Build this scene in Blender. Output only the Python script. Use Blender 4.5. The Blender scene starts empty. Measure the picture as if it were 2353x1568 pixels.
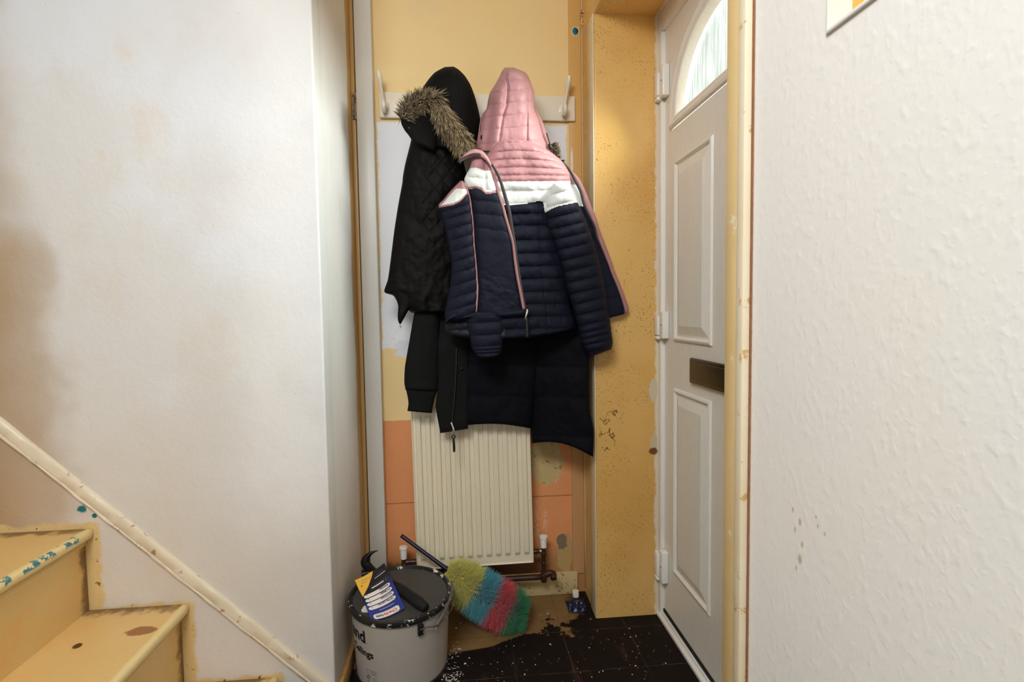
import bpy, bmesh, math, random
import numpy as np
from mathutils import Vector, Matrix

random.seed(7)
rng = np.random.default_rng(11)
sc = bpy.context.scene
col = sc.collection
PI = math.pi

# ------------------------------------------------------------------ camera
F = 1226.0
W, HH = 2353.0, 1568.0
yaw, pit, rol = [math.radians(a) for a in (5.387, -3.288, -.8385)]
CH = 1.09
fw = np.array([math.sin(yaw)*math.cos(pit), math.cos(yaw)*math.cos(pit), math.sin(pit)])
_r = np.array([math.cos(yaw), -math.sin(yaw), 0.0])
_u = np.cross(_r, fw)
cr = _r*math.cos(rol) + _u*math.sin(rol)
cu = -_r*math.sin(rol) + _u*math.cos(rol)
CAM = np.array([0, 0, CH])

cam = bpy.data.cameras.new('camera')
cam.sensor_width = 36.0
cam.lens = F*36.0/W
cam.clip_start = 0.02
camo = bpy.data.objects.new('camera', cam)
col.objects.link(camo)
M = Matrix(((cr[0], cu[0], -fw[0], 0), (cr[1], cu[1], -fw[1], 0), (cr[2], cu[2], -fw[2], CH), (0, 0, 0, 1)))
camo.matrix_world = M
sc.camera = camo


def _ray(x, y):
    x = np.asarray(x, float)
    y = np.asarray(y, float)
    return ((x - W/2)/F)[..., None]*cr - ((y - HH/2)/F)[..., None]*cu + fw


def onY(x, y, Y):
    d = _ray(x, y)
    return d*(np.asarray(Y, float)/d[..., 1])[..., None] + CAM


def onX(x, y, X):
    d = _ray(x, y)
    return d*(np.asarray(X, float)/d[..., 0])[..., None] + CAM


def onZ(x, y, Z):
    d = _ray(x, y)
    return d*((np.asarray(Z, float) - CH)/d[..., 2])[..., None] + CAM


# ------------------------------------------------------------------ places
YB = 1.973       # rear wall of the porch
YR = 1.788       # face of the pier beside the front door
YL = 1.45        # wall along the stairs
XL = -0.365      # return of that wall
XI = 0.455       # inner face of the outside wall
XD = 0.692       # face of the front door
ZC = 2.45


# ------------------------------------------------------------------ numpy noise
_tab = rng.random((256, 256))


def vnoise(x, y, seed=0):
    x = np.asarray(x, float) + seed*17.31
    y = np.asarray(y, float) + seed*9.73
    xi = np.floor(x).astype(int)
    yi = np.floor(y).astype(int)
    fx = x - xi
    fy = y - yi
    fx = fx*fx*(3 - 2*fx)
    fy = fy*fy*(3 - 2*fy)
    a = _tab[xi & 255, yi & 255]
    b = _tab[(xi+1) & 255, yi & 255]
    c = _tab[xi & 255, (yi+1) & 255]
    d = _tab[(xi+1) & 255, (yi+1) & 255]
    return (a*(1-fx) + b*fx)*(1-fy) + (c*(1-fx) + d*fx)*fy - .5


def fbm(x, y, seed=0, o=3):
    s = 0
    a = 1.0
    for k in range(o):
        s = s + a*vnoise(x*2**k, y*2**k, seed+k)
        a *= .5
    return s


# ------------------------------------------------------------------ materials
class NT:
    def __init__(self, name):
        self.m = bpy.data.materials.new(name)
        self.m.use_nodes = True
        self.t = self.m.node_tree
        self.b = self.t.nodes['Principled BSDF']
        self._pos = None

    def n(self, kind, **kw):
        nd = self.t.nodes.new(kind)
        for k, v in kw.items():
            setattr(nd, k, v)
        return nd

    def link(self, a, b):
        self.t.links.new(a, b)

    def put(self, sock, v):
        if isinstance(v, bpy.types.NodeSocket):
            self.link(v, sock)
        elif isinstance(v, (tuple, list)) and len(v) == 3 and sock.type == 'RGBA':
            sock.default_value = (*v, 1)
        else:
            sock.default_value = v

    def pos(self):
        if self._pos is None:
            g = self.n('ShaderNodeNewGeometry')
            s = self.n('ShaderNodeSeparateXYZ')
            self.link(g.outputs['Position'], s.inputs[0])
            self._pos = (g.outputs['Position'], s.outputs[0], s.outputs[1], s.outputs[2])
        return self._pos

    def math(self, op, a, b=0.0, c=None, clamp=False):
        nd = self.n('ShaderNodeMath', operation=op, use_clamp=clamp)
        self.put(nd.inputs[0], a)
        self.put(nd.inputs[1], b)
        if c is not None:
            self.put(nd.inputs[2], c)
        return nd.outputs[0]

    def noise(self, scale, detail=4, rough=.55, stretch=None, offs=(0, 0, 0), dist=0.0):
        p = self.pos()[0]
        mp = self.n('ShaderNodeMapping')
        self.link(p, mp.inputs[0])
        mp.inputs['Scale'].default_value = stretch or (1, 1, 1)
        mp.inputs['Location'].default_value = offs
        nd = self.n('ShaderNodeTexNoise')
        self.link(mp.outputs[0], nd.inputs['Vector'])
        nd.inputs['Scale'].default_value = scale
        nd.inputs['Detail'].default_value = detail
        nd.inputs['Roughness'].default_value = rough
        nd.inputs['Distortion'].default_value = dist
        return nd.outputs[0]

    def voro(self, scale, offs=(0, 0, 0), stretch=None, out='Distance'):
        p = self.pos()[0]
        mp = self.n('ShaderNodeMapping')
        self.link(p, mp.inputs[0])
        mp.inputs['Location'].default_value = offs
        mp.inputs['Scale'].default_value = stretch or (1, 1, 1)
        nd = self.n('ShaderNodeTexVoronoi')
        self.link(mp.outputs[0], nd.inputs['Vector'])
        nd.inputs['Scale'].default_value = scale
        return nd.outputs[out]

    def step(self, v, lo, hi):
        nd = self.n('ShaderNodeMapRange', interpolation_type='SMOOTHSTEP')
        self.put(nd.inputs[0], v)
        nd.inputs[1].default_value = lo
        nd.inputs[2].default_value = hi
        nd.inputs[3].default_value = 0
        nd.inputs[4].default_value = 1
        return nd.outputs[0]

    def mix(self, f, a, b):
        nd = self.n('ShaderNodeMix', data_type='RGBA')
        self.put(nd.inputs[0], f)
        self.put(nd.inputs[6], a)
        self.put(nd.inputs[7], b)
        return nd.outputs[2]

    def box(self, rx=None, ry=None, rz=None, soft=.004, wob=None):
        """1 inside a box of the place, soft / ragged edges"""
        out = None
        for k, r in enumerate((rx, ry, rz)):
            if r is None:
                continue
            p = self.pos()[k+1]
            if wob is not None:
                p = self.math('ADD', p, wob)
            for v, s in ((r[0], 1), (r[1], -1)):
                if v is None:
                    continue
                d = self.math('SUBTRACT', p, v) if s > 0 else self.math('SUBTRACT', v, p)
                mm = self.step(d, -soft, soft)
                out = mm if out is None else self.math('MULTIPLY', out, mm)
        return out

    def spot(self, c, r, soft=.3, wob=None, sc_=(1, 1, 1)):
        p = self.pos()
        s = None
        for k in range(3):
            d = self.math('MULTIPLY', self.math('SUBTRACT', p[k+1], c[k]), sc_[k])
            d = self.math('MULTIPLY', d, d)
            s = d if s is None else self.math('ADD', s, d)
        d = self.math('SQRT', s)
        if wob is not None:
            d = self.math('ADD', d, wob)
        return self.math('SUBTRACT', 1.0, self.step(d, r*(1-soft), r*(1+soft)))

    def wobble(self, scale, amp, detail=3, offs=(0, 0, 0)):
        return self.math('MULTIPLY', self.math('SUBTRACT', self.noise(scale, detail, .6, offs=offs), .5), amp*2)

    def bump(self, h, strength=.3, dist=.01):
        nd = self.n('ShaderNodeBump')
        nd.inputs['Strength'].default_value = strength
        nd.inputs['Distance'].default_value = dist
        self.put(nd.inputs['Height'], h)
        self.link(nd.outputs[0], self.b.inputs['Normal'])

    def out(self, c, rough=.5, spec=.5, metal=0.0):
        self.put(self.b.inputs['Base Color'], c)
        self.put(self.b.inputs['Roughness'], rough)
        self.put(self.b.inputs['Specular IOR Level'], spec)
        self.b.inputs['Metallic'].default_value = metal
        return self.m


def plain(name, c, rough=.5, spec=.5, metal=0.0, var=.12, scale=30, bump=0.0, bscale=200):
    t = NT(name)
    f = t.noise(scale, 4)
    d = tuple(x*(1-var) for x in c)
    e = tuple(min(1, x*(1+var)) for x in c)
    cc = t.mix(f, d, e)
    if bump:
        t.bump(t.noise(bscale, 3), bump, .002)
    return t.out(cc, rough, spec, metal)


def S(r, g, b):
    """sRGB 0-255 -> linear"""
    return tuple(((v/255)/12.92 if v/255 <= .04045 else ((v/255+.055)/1.055)**2.4) for v in (r, g, b))


CREAM = S(238, 226, 196)
YEL = S(232, 202, 138)

# wall along the stairs: skim plaster, old paint patch at the left, browner towards that edge
t = NT('skim plaster')
c = t.mix(t.step(t.noise(1.6, 5, .6, offs=(3, 0, 1)), .38, .62), S(211, 212, 214), S(206, 202, 197))
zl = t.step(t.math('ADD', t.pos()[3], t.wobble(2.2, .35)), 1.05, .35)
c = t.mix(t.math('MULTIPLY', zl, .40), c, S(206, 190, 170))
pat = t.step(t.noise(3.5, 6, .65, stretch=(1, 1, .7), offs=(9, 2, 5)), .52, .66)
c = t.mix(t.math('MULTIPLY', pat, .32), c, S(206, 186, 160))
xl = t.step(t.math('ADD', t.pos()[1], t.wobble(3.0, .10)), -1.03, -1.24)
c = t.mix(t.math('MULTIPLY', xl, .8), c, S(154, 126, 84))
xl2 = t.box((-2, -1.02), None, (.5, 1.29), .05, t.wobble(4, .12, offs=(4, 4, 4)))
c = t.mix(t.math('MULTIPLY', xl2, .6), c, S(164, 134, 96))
wh = t.box((-.56, -.36), None, (.50, 3), .10, t.wobble(5, .12, offs=(1, 7, 0)))
c = t.mix(t.math('MULTIPLY', wh, .4), c, S(236, 235, 232))
# old yellow paint left round the steps
yst = None
for (rx, rz) in (((-2, -.952), (.50, .557)), ((-.99, -.946), (.30, .545)), ((-.99, -.725), (.285, .332)), ((-.765, -.722), (.08, .325)), ((-.75, -.50), (0, .114))):
    b = t.box(rx, None, rz, .006, t.wobble(18, .02, offs=(rx[1], 0, 0)))
    yst = b if yst is None else t.math('MAXIMUM', yst, b)
c = t.mix(yst, c, S(208, 180, 124))
grime = t.math('MULTIPLY', yst, t.step(t.noise(60, 4, .7), .60, .68))
c = t.mix(grime, c, S(80, 58, 34))
sp1 = t.spot((-.985, 1.45, .594), .010, .3, t.wobble(90, .006))
sp2 = t.spot((-.955, 1.45, .575), .006, .3, t.wobble(90, .006))
c = t.mix(t.math('MAXIMUM', sp1, sp2), c, S(30, 104, 112))
speck = t.step(t.voro(14, offs=(.3, 0, .2)), .035, .02)
c = t.mix(t.math('MULTIPLY', speck, .35), c, S(180, 140, 90))
t.bump(t.math('ADD', t.noise(14, 5, .6), t.math('MULTIPLY', t.noise(120, 3), .12)), .12, .02)
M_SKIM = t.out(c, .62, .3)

# return of that wall: same paint, bare yellow towards the rear
t = NT('painted return')
c = t.mix(t.noise(6, 4), S(228, 227, 227), S(218, 214, 211))
yb = t.step(t.math('ADD', t.pos()[2], t.wobble(3.5, .05)), 1.86, 1.875)
c = t.mix(yb, c, S(206, 162, 92))
zl = t.step(t.math('ADD', t.pos()[3], t.wobble(4, .2)), .9, .1)
c = t.mix(t.math('MULTIPLY', zl, .4), c, S(204, 186, 160))
ch = t.spot((-.365, 1.475, 1.175), .006, .4, t.wobble(60, .01), (1, 1, .35))
c = t.mix(ch, c, S(70, 58, 50))
t.bump(t.math('ADD', t.noise(10, 4, stretch=(1, 3, .5)), t.math('MULTIPLY', t.noise(90, 3), .2)), .2, .015)
M_RETURN = t.out(c, .5, .4)

# rear wall: yellow paint, white patch, orange blockwork below
t = NT('rear wall paint')
z0 = float(onY(905, 967, YB)[2])
zmL = float(onY(915, 1157, YB)[2])
c = t.mix(t.noise(5, 5, .6), S(244, 216, 158), S(238, 206, 142))
pale = t.step(t.noise(4, 4, offs=(2, 0, 3)), .58, .68)
c = t.mix(t.math('MULTIPLY', pale, t.math('MULTIPLY', t.step(t.pos()[3], 1.8, 2.1), .5)), c, S(234, 208, 158))
# white paint patch with a ragged brushed border
wob = t.math('ADD', t.wobble(25, .012), t.wobble(140, .006, 4))
xa = float(onY(872, 500, YB)[0])
xb = float(onY(1301, 320, YB)[0])
za = float(onY(880, 800, YB)[2])
zb = float(onY(1000, 283, YB)[2])
pw = t.box((xa, xb), None, (za, zb), .003, wob)
brush = t.math('SUBTRACT', 1.0, t.math('MULTIPLY', t.step(t.noise(70, 4, .7, stretch=(1, 1, .3)), .55, .66), t.math('MULTIPLY', t.step(t.pos()[3], 1.12, .92), 0.8)))
c = t.mix(t.math('MULTIPLY', pw, brush), c, S(236, 236, 240))
zs = float(onY(900, 775, YB)[2])
smear = t.box((xa+.045, xa+.12), None, (za-.028, za+.02), .004, t.wobble(45, .03, 5, offs=(5, 5, 5)))
c = t.mix(smear, c, S(222, 222, 226))
# block courses
org = t.step(t.math('ADD', t.pos()[3], t.wobble(40, .004)), z0+.002, z0-.002)
oc = t.mix(t.noise(9, 5, .6), S(232, 158, 104), S(218, 144, 92))
oc = t.mix(t.math('MULTIPLY', t.step(t.noise(30, 5, .7, offs=(7, 0, 0)), .60, .72), .7), oc, S(190, 160, 110))
# browner towards the pipe, ragged, darkest near the floor
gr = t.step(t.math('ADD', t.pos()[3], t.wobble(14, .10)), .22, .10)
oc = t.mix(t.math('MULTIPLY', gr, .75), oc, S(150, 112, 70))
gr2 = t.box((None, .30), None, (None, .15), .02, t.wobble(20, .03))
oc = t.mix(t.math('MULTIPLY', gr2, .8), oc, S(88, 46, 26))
mort = t.math('MULTIPLY', t.step(t.math('ABSOLUTE', t.math('ADD', t.math('SUBTRACT', t.pos()[3], zmL), t.wobble(50, .002))), .003, .0015), .6)
oc = t.mix(mort, oc, S(120, 74, 46))
# bare plaster patches at the right of the radiator
pa = onY(1255, 1060, YB)
pp = t.spot(tuple(pa), .062, .06, t.wobble(24, .03), (1, 1, .75))
oc = t.mix(pp, oc, S(196, 172, 118))
oc = t.mix(t.math('MULTIPLY', pp, t.step(t.noise(40, 3), .60, .66)), oc, S(170, 132, 60))
pa = onY(1300, 1268, YB)
pp2 = t.spot(tuple(pa), .055, .06, t.wobble(24, .03, offs=(3, 3, 3)), (1.7, 1, .7))
oc = t.mix(pp2, oc, S(184, 154, 100))
pa = onY(1291, 1245, YB)
pp3 = t.spot(tuple(pa), .026, .08, t.wobble(40, .016, offs=(1, 3, 3)), (1.3, 1, .8))
oc = t.mix(pp3, oc, S(128, 112, 90))
# white scribbles of old paint
for (qx, y0_, y1_) in ((1281, 1030, 1110), (1233, 1150, 1235), (1252, 1170, 1225)):
    a = onY(qx, y0_, YB)
    b = onY(qx, y1_, YB)
    wv = t.box((a[0]-.007, a[0]+.007), None, (b[2], a[2]), .002, t.wobble(70, .010, offs=(qx, 0, 0)))
    oc = t.mix(t.math('MULTIPLY', wv, t.math('MULTIPLY', t.step(t.noise(120, 5, .75, offs=(qx, 0, 0)), .46, .62), .55)), oc, S(222, 210, 194))
c = t.mix(org, c, oc)
spk = t.step(t.noise(75, 3, .8, offs=(6, 1, 2)), .69, .73)
spk = t.math('MULTIPLY', spk, t.math('ADD', .25, t.math('MULTIPLY', org, .75)))
c = t.mix(spk, c, S(66, 42, 22))
t.bump(t.math('ADD', t.noise(20, 5, .6), t.math('MULTIPLY', org, t.noise(180, 3))), .18, .008)
M_REAR = t.out(c, .55, .35)

# gloss yellow pier with mould specks
t = NT('speckled yellow gloss')
c = t.mix(t.noise(4, 5, .6), S(214, 166, 90), S(224, 184, 114))
spk = t.step(t.noise(150, 2, .8), .60, .67)
spk2 = t.math('MULTIPLY', t.step(t.noise(5, 4, .6, offs=(0, 2, 4)), .42, .6), spk)
c = t.mix(t.math('MULTIPLY', spk2, .8), c, S(96, 64, 26))
rst = t.step(t.noise(34, 4, .75, offs=(1, 0, 8)), .66, .74)
c = t.mix(t.math('MULTIPLY', rst, .7), c, S(110, 74, 34))
warm = t.step(t.noise(2.4, 4, .5, offs=(4, 0, 6)), .45, .7)
c = t.mix(t.math('MULTIPLY', warm, .4), c, S(192, 138, 60))
eg = t.box((float(onY(1506, 600, YR)[0]), 2), None, None, .004, t.wobble(30, .012))
c = t.mix(t.math('MULTIPLY', eg, .8), c, S(226, 216, 196))
egp = onY(1502, 895, YR)
e2 = t.spot(tuple(egp), .030, .1, t.wobble(25, .02), (2.0, 1, .7))
c = t.mix(e2, c, S(206, 192, 162))
egp = onY(1503, 1020, YR)
e2 = t.spot(tuple(egp), .028, .1, t.wobble(25, .02), (2.0, 1, .7))
c = t.mix(e2, c, S(200, 182, 148))
e3 = t.spot(tuple(onY(1501, 1037, YR)), .012, .2, t.wobble(40, .006), (.8, 1, 1))
c = t.mix(e3, c, S(110, 72, 40))
e4 = t.spot(tuple(onY(1395, 985, YR)), .05, .06, t.wobble(22, .05), (1.6, 1, .6))
e4 = t.math('MULTIPLY', e4, t.step(t.math('ABSOLUTE', t.math('SUBTRACT', t.noise(20, 3), .5)), .02, .008))
c = t.mix(e4, c, S(120, 84, 40))
t.bump(t.math('ADD', t.noise(60, 4, .6), t.noise(12, 3)), .22, .006)
M_PIER = t.out(c, .27, .5)

# woodchip paper
t = NT('woodchip paper')
c = t.mix(t.noise(3, 4), S(243, 241, 237), S(239, 235, 228))
wc = t.mix(t.step(t.noise(2.5, 4, offs=(5, 5, 5)), .5, .7), (0, 0, 0), (1, 1, 1))
c = t.mix(t.math('MULTIPLY', wc, .5), c, S(243, 240, 226))
inr = t.math('GREATER_THAN', t.pos()[1], XI+.006)
c = t.mix(inr, c, S(220, 178, 92))
stn = None
for (qx, qy, rr) in ((1822, 1172, .0022), (1838, 1200, .0032), (1827, 1217, .0022), (1843, 1252, .0026), (1838, 1285, .0042), (1830, 1305, .002), (1879, 1210, .0018), (1895, 1228, .0018), (1875, 1188, .0014)):
    p = onX(qx, qy, XI)
    s = t.spot(tuple(p), rr, .4, t.wobble(300, .0012), (1, 1, .6))
    stn = s if stn is None else t.math('MAXIMUM', stn, s)
c = t.mix(t.math('MULTIPLY', stn, .6), c, S(186, 146, 96))
edge = t.math('MULTIPLY', t.step(t.math('ADD', t.pos()[2], t.wobble(90, .003)), .7985, .8015), t.math('SUBTRACT', 1.0, inr))
c = t.mix(t.math('MULTIPLY', edge, .75), c, S(170, 128, 92))
b1 = t.step(t.noise(85, 1, .4, stretch=(1, 1, .8)), .45, .85)
b2 = t.step(t.noise(150, 1, .4, offs=(4, 4, 4)), .55, .85)
t.bump(t.math('ADD', b1, t.math('MULTIPLY', b2, .5)), .12, .0028)
M_WOODCHIP = t.out(c, .6, .3)

# floor
t = NT('floor tiles')
px_, py_ = t.pos()[1], t.pos()[2]
bw = t.mix(t.noise(7, 5, .6), S(140, 110, 70), S(112, 84, 50))
bw = t.mix(t.math('MULTIPLY', t.step(t.noise(30, 5, .7), .55, .7), .6), bw, S(104, 70, 40))
dk = t.mix(t.noise(8, 5, .6), S(26, 18, 14), S(19, 13, 11))
dk = t.mix(t.math('MULTIPLY', t.step(t.noise(6, 5, .7, stretch=(2, .5, 1), offs=(4, 1, 1)), .56, .72), .45), dk, S(84, 56, 40))
fa = onZ(1030, 1503, 0)
fb = onZ(1280, 1462, 0)
fc = onZ(1400, 1420, 0)
sl = (fb[1]-fa[1])/(fb[0]-fa[0])
ln = t.math('SUBTRACT', py_, t.math('ADD', fa[1], t.math('MULTIPLY', t.math('SUBTRACT', px_, fa[0]), sl)))
rag = t.math('MULTIPLY', t.step(px_, fa[0]+.12, fb[0]+.02), t.math('SUBTRACT', t.noise(11, 5, .65, offs=(1, 1, 1)), .42))
msk = t.step(t.math('SUBTRACT', ln, t.math('MULTIPLY', rag, .75)), -.004, .004)
right = t.step(t.math('ADD', px_, t.wobble(9, .05)), .36, .44)
msk = t.math('MULTIPLY', msk, t.math('SUBTRACT', 1.0, right))
c = t.mix(msk, dk, bw)
bl = t.math('MULTIPLY', t.step(t.noise(26, 5, .75, offs=(6, 6, 0)), .57, .62), t.math('MULTIPLY', t.step(px_, .06, .16), t.step(ln, .14, .02)))
c = t.mix(bl, c, S(24, 16, 12))
gj = None
for xx, w_ in ((fb[0]-.155, .0022), (fb[0]+.02, .0018), (fb[0]+.245, .0018)):
    g = t.step(t.math('ABSOLUTE', t.math('SUBTRACT', px_, xx)), w_, w_*.4)
    gj = g if gj is None else t.math('MAXIMUM', gj, g)
for yy in (fa[1]+.072, fa[1]-.13, fa[1]-.33):
    g = t.step(t.math('ABSOLUTE', t.math('SUBTRACT', py_, yy)), .0018, .0007)
    gj = t.math('MAXIMUM', gj, g)
c = t.mix(t.math('MULTIPLY', gj, t.math('MULTIPLY', t.step(t.noise(9, 3), .35, .6), .5)), c, t.mix(msk, S(96, 80, 68), S(64, 44, 28)))
t.bump(t.math('SUBTRACT', t.math('MULTIPLY', t.noise(25, 4), .4), gj), .2, .004)
M_FLOOR = t.out(c, t.math('ADD', .5, t.math('MULTIPLY', t.noise(12, 4), .35)), .16)

t = NT('white ceiling paint')
c = t.mix(t.noise(4, 4), S(236, 232, 224), S(228, 224, 214))
M_CEIL = t.out(c, .8, .2)
M_FARWALL = plain('hall wall paint', S(226, 218, 204), .7, .2, var=.05, scale=3)


def worn(name, a, b, chip, amt=.62, rough=.4, scale=40, bump=.15, stretch=None, spk=None):
    t = NT(name)
    c = t.mix(t.noise(8, 4), a, b)
    c = t.mix(t.step(t.noise(scale, 5, .7, stretch=stretch), amt, amt+.06), c, chip)
    if spk:
        c = t.mix(t.step(t.noise(120, 3, .8, offs=(3, 1, 4)), .69, .73), c, spk)
    if bump:
        t.bump(t.noise(50, 4), bump, .004)
    return t.out(c, rough, .45)


M_TRIM_WHITE = worn('white gloss trim', S(228, 226, 220), S(220, 217, 208), S(120, 110, 96), .76, .35)
M_TRIM_YEL = worn('yellow gloss wood', S(212, 178, 120), S(202, 164, 104), S(230, 190, 130), .70, .35)
M_TRIM_CREAM = worn('cream gloss wood', S(232, 216, 180), S(226, 206, 164), S(120, 90, 50), .76, .32)
M_JAMB = worn('worn yellow jamb', S(234, 206, 150), S(224, 192, 130), S(238, 224, 200), .62, .4, 22)
M_JAMBW = worn('worn white jamb edge', S(240, 228, 204), S(226, 206, 166), S(206, 166, 104), .60, .45, 26)
M_GAP = plain('bare plaster edge', S(150, 108, 80), .9, .1, var=.3, scale=80, bump=.5)
M_STRING = worn('cream stair moulding', S(216, 204, 182), S(206, 190, 164), S(158, 126, 96), .60, .42, 34, stretch=(1, 1, 1), spk=S(90, 70, 56))
M_SKIRT = worn('cream skirting', S(206, 186, 138), S(192, 170, 122), S(50, 36, 24), .60, .5, 60, spk=S(40, 30, 20))
M_SKIRT_D = worn('ochre skirting', S(180, 140, 84), S(168, 128, 74), S(90, 64, 36), .62, .5, 40)

# stair paint
t = NT('stair paint')
c = t.mix(t.noise(5, 5, .6), S(204, 172, 114), S(196, 158, 96))
c = t.mix(t.math('MULTIPLY', t.step(t.noise(9, 5, .65, offs=(2, 2, 2)), .5, .7), .45), c, S(206, 150, 84))
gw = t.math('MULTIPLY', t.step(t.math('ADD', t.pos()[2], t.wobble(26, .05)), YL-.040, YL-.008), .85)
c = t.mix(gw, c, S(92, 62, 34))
c = t.mix(t.step(t.noise(46, 4, .7, offs=(1, 5, 1)), .70, .75), c, S(84, 54, 26))
c = t.mix(t.spot((-.79, 1.335, .325), .026, .15, t.wobble(40, .012), (.8, 1.3, .3)), c, S(140, 92, 44))
c = t.mix(t.spot((-.905, 1.29, .325), .011, .2, t.wobble(50, .006), (1, 1, .3)), c, S(70, 44, 22))
t.bump(t.noise(30, 5, .6), .25, .006)
M_STAIR = t.out(c, .36, .5)
t = NT('stair nosing paint')
c = t.mix(t.noise(6, 4), S(212, 190, 140), S(202, 172, 114))
tl = t.math('MULTIPLY', t.step(t.noise(42, 5, .7, offs=(3, 3, 3)), .52, .56), t.box((-1.0, -.93), (None, 1.40), (.53, .6), .004, t.wobble(40, .008)))
c = t.mix(tl, c, S(40, 106, 112))
c = t.mix(t.step(t.noise(50, 4, .7, offs=(9, 5, 1)), .70, .75), c, S(96, 64, 30))
t.bump(t.noise(30, 5, .6), .25, .006)
M_NOSING = t.out(c, .34, .5)

# door
t = NT('white door skin')
g = t.noise(16, 5, .6, stretch=(1, 5, .22), dist=1.2)
gl = t.step(t.math('FRACT', t.math('MULTIPLY', g, 7.0)), .2, .9)
c = t.mix(gl, S(232, 228, 218), S(226, 221, 210))
t.bump(gl, .10, .003)
M_DOOR = t.out(c, .38, .45)
M_UPVC = plain('white plastic', S(236, 234, 228), .3, .5, var=.03)
M_BRONZE = plain('dark bronze metal', S(62, 54, 44), .32, .5, .6, var=.1)
M_BLACKSEAL = plain('black rubber', S(24, 22, 20), .7, .3)
t = NT('obscure glass')
fl = t.noise(60, 3, .6, stretch=(1, 1.6, .12))
tr = t.n('ShaderNodeBsdfTransparent')
t.put(tr.inputs[0], t.mix(t.step(fl, .40, .62), (1.0, 1.0, .99), (.70, .75, .67)))
tl_ = t.n('ShaderNodeBsdfTranslucent')
tl_.inputs[0].default_value = (.95, .97, .95, 1)
gs = t.n('ShaderNodeBsdfGlossy')
gs.inputs['Roughness'].default_value = .12
m1 = t.n('ShaderNodeMixShader')
m1.inputs[0].default_value = .008
t.link(tr.outputs[0], m1.inputs[1])
t.link(tl_.outputs[0], m1.inputs[2])
m2 = t.n('ShaderNodeMixShader')
m2.inputs[0].default_value = .06
t.link(m1.outputs[0], m2.inputs[1])
t.link(gs.outputs[0], m2.inputs[2])
t.link(m2.outputs[0], t.t.nodes['Material Output'].inputs[0])
M_GLASS = t.m

M_HOOK = plain('cream enamelled metal', S(232, 222, 202), .28, .5, var=.06)
M_RAIL = worn('cream painted board', S(238, 230, 212), S(230, 218, 194), S(222, 206, 174), .64, .35, 12)
M_RAD = worn('cream radiator enamel', S(230, 219, 194), S(221, 209, 182), S(150, 134, 96), .74, .28, 70, .05)
M_PIPE = worn('brown painted pipe', S(66, 36, 24), S(50, 28, 20), S(110, 60, 34), .66, .35, 50)
M_VALVE = plain('white valve cap', S(238, 234, 226), .3, .5, var=.03)
M_CHROME = plain('chrome', S(210, 208, 204), .15, .5, 1.0, var=.03)
M_BRASS = plain('worn brass', S(196, 160, 110), .28, .5, .9, var=.2)
M_HINGE_OLD = worn('painted steel hinge', S(170, 150, 120), S(150, 130, 100), S(90, 70, 50), .5, .5, 90)


# fabrics
def fabric(name, c, rough=.5, sheen=.15, var=.10, wr=.12, spec=.35, scale=60, coat=None):
    t = NT(name)
    cc = t.mix(t.noise(12, 4), tuple(x*(1-var) for x in c), tuple(min(1, x*(1+var)) for x in c))
    t.b.inputs['Sheen Weight'].default_value = sheen
    t.b.inputs['Sheen Roughness'].default_value = .4
    t.bump(t.math('ADD', t.noise(scale, 4, .6), t.math('MULTIPLY', t.noise(900, 2), .25)), wr, .004)
    return t.out(cc, rough, spec)


M_PINK = fabric('pink nylon', S(182, 132, 135), .5, .05, .06)
M_PINKD = fabric('dusty pink binding', S(166, 118, 117), .6, .1, .08)
M_WHITE = fabric('white nylon', S(216, 218, 214), .48, .1, .03)
M_NAVY = fabric('navy nylon', S(24, 26, 39), .6, .0, .10, .12, .10)
M_LINING = fabric('navy lining', S(18, 20, 34), .55, .02, .1)
M_ZIP = fabric('dark zip tape', S(58, 48, 48), .6, .05, .1)
M_PARKA = fabric('black coated fabric', S(12, 8.5, 7.5), .58, .0, .3, .2, .11, 45)
M_PARKAH = fabric('black wool hood', S(16, 15, 14), .9, .01, .2, .2, .15)
M_CHAR = fabric('charcoal jersey', S(24, 24, 24), .95, .0, .10, .2, .1, 120)
M_COAT = fabric('black navy quilted nylon', S(10, 11, 17), .75, .0, .15, .1, .10)
M_BLACK = plain('black plastic', S(20, 19, 19), .35, .5)


def attr_mat(name, rough=.6, sheen=.2):
    t = NT(name)
    a = t.n('ShaderNodeVertexColor')
    a.layer_name = 'Col'
    t.b.inputs['Sheen Weight'].default_value = sheen
    return t.out(a.outputs['Color'], rough, .25)


M_FUR = attr_mat('brown fur')
M_FLUFF = attr_mat('dyed fluff', .8, .3)

M_TUB = NT('grey tub label')
t = M_TUB
c = t.mix(t.noise(9, 4, stretch=(1, 1, .4)), S(176, 168, 158), S(166, 158, 149))
c = t.mix(t.math('MULTIPLY', t.step(t.noise(28, 5, .7, stretch=(1, 1, .5), offs=(2, 2, 2)), .66, .72), .5), c, S(206, 200, 192))
M_TUB = t.out(c, .42, .45)
t = NT('grey tub lid')
c = t.mix(t.noise(14, 4), S(72, 69, 66), S(62, 59, 56))
c = t.mix(t.step(t.noise(90, 3, .8, offs=(5, 1, 1)), .72, .75), c, S(220, 214, 204))
M_LID = t.out(c, .55, .35)
t = NT('black tub rim')
c = t.mix(t.noise(14, 4), S(34, 34, 34), S(26, 26, 27))
c = t.mix(t.step(t.noise(38, 5, .75, offs=(8, 1, 1)), .585, .61), c, S(222, 218, 210))
M_RIM = t.out(c, .35, .5)
M_STEEL = worn('paint splashed wire', S(92, 88, 82), S(74, 70, 66), S(220, 214, 204), .60, .35, 60)
M_INK = plain('black print', S(22, 21, 22), .5, .3)
M_INKG = plain('grey print', S(120, 116, 112), .5, .3)
M_INKB = plain('blue print', S(30, 70, 130), .5, .3)
M_HAMMER = plain('blackened steel', S(40, 37, 35), .4, .5, .7, var=.2)
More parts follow.
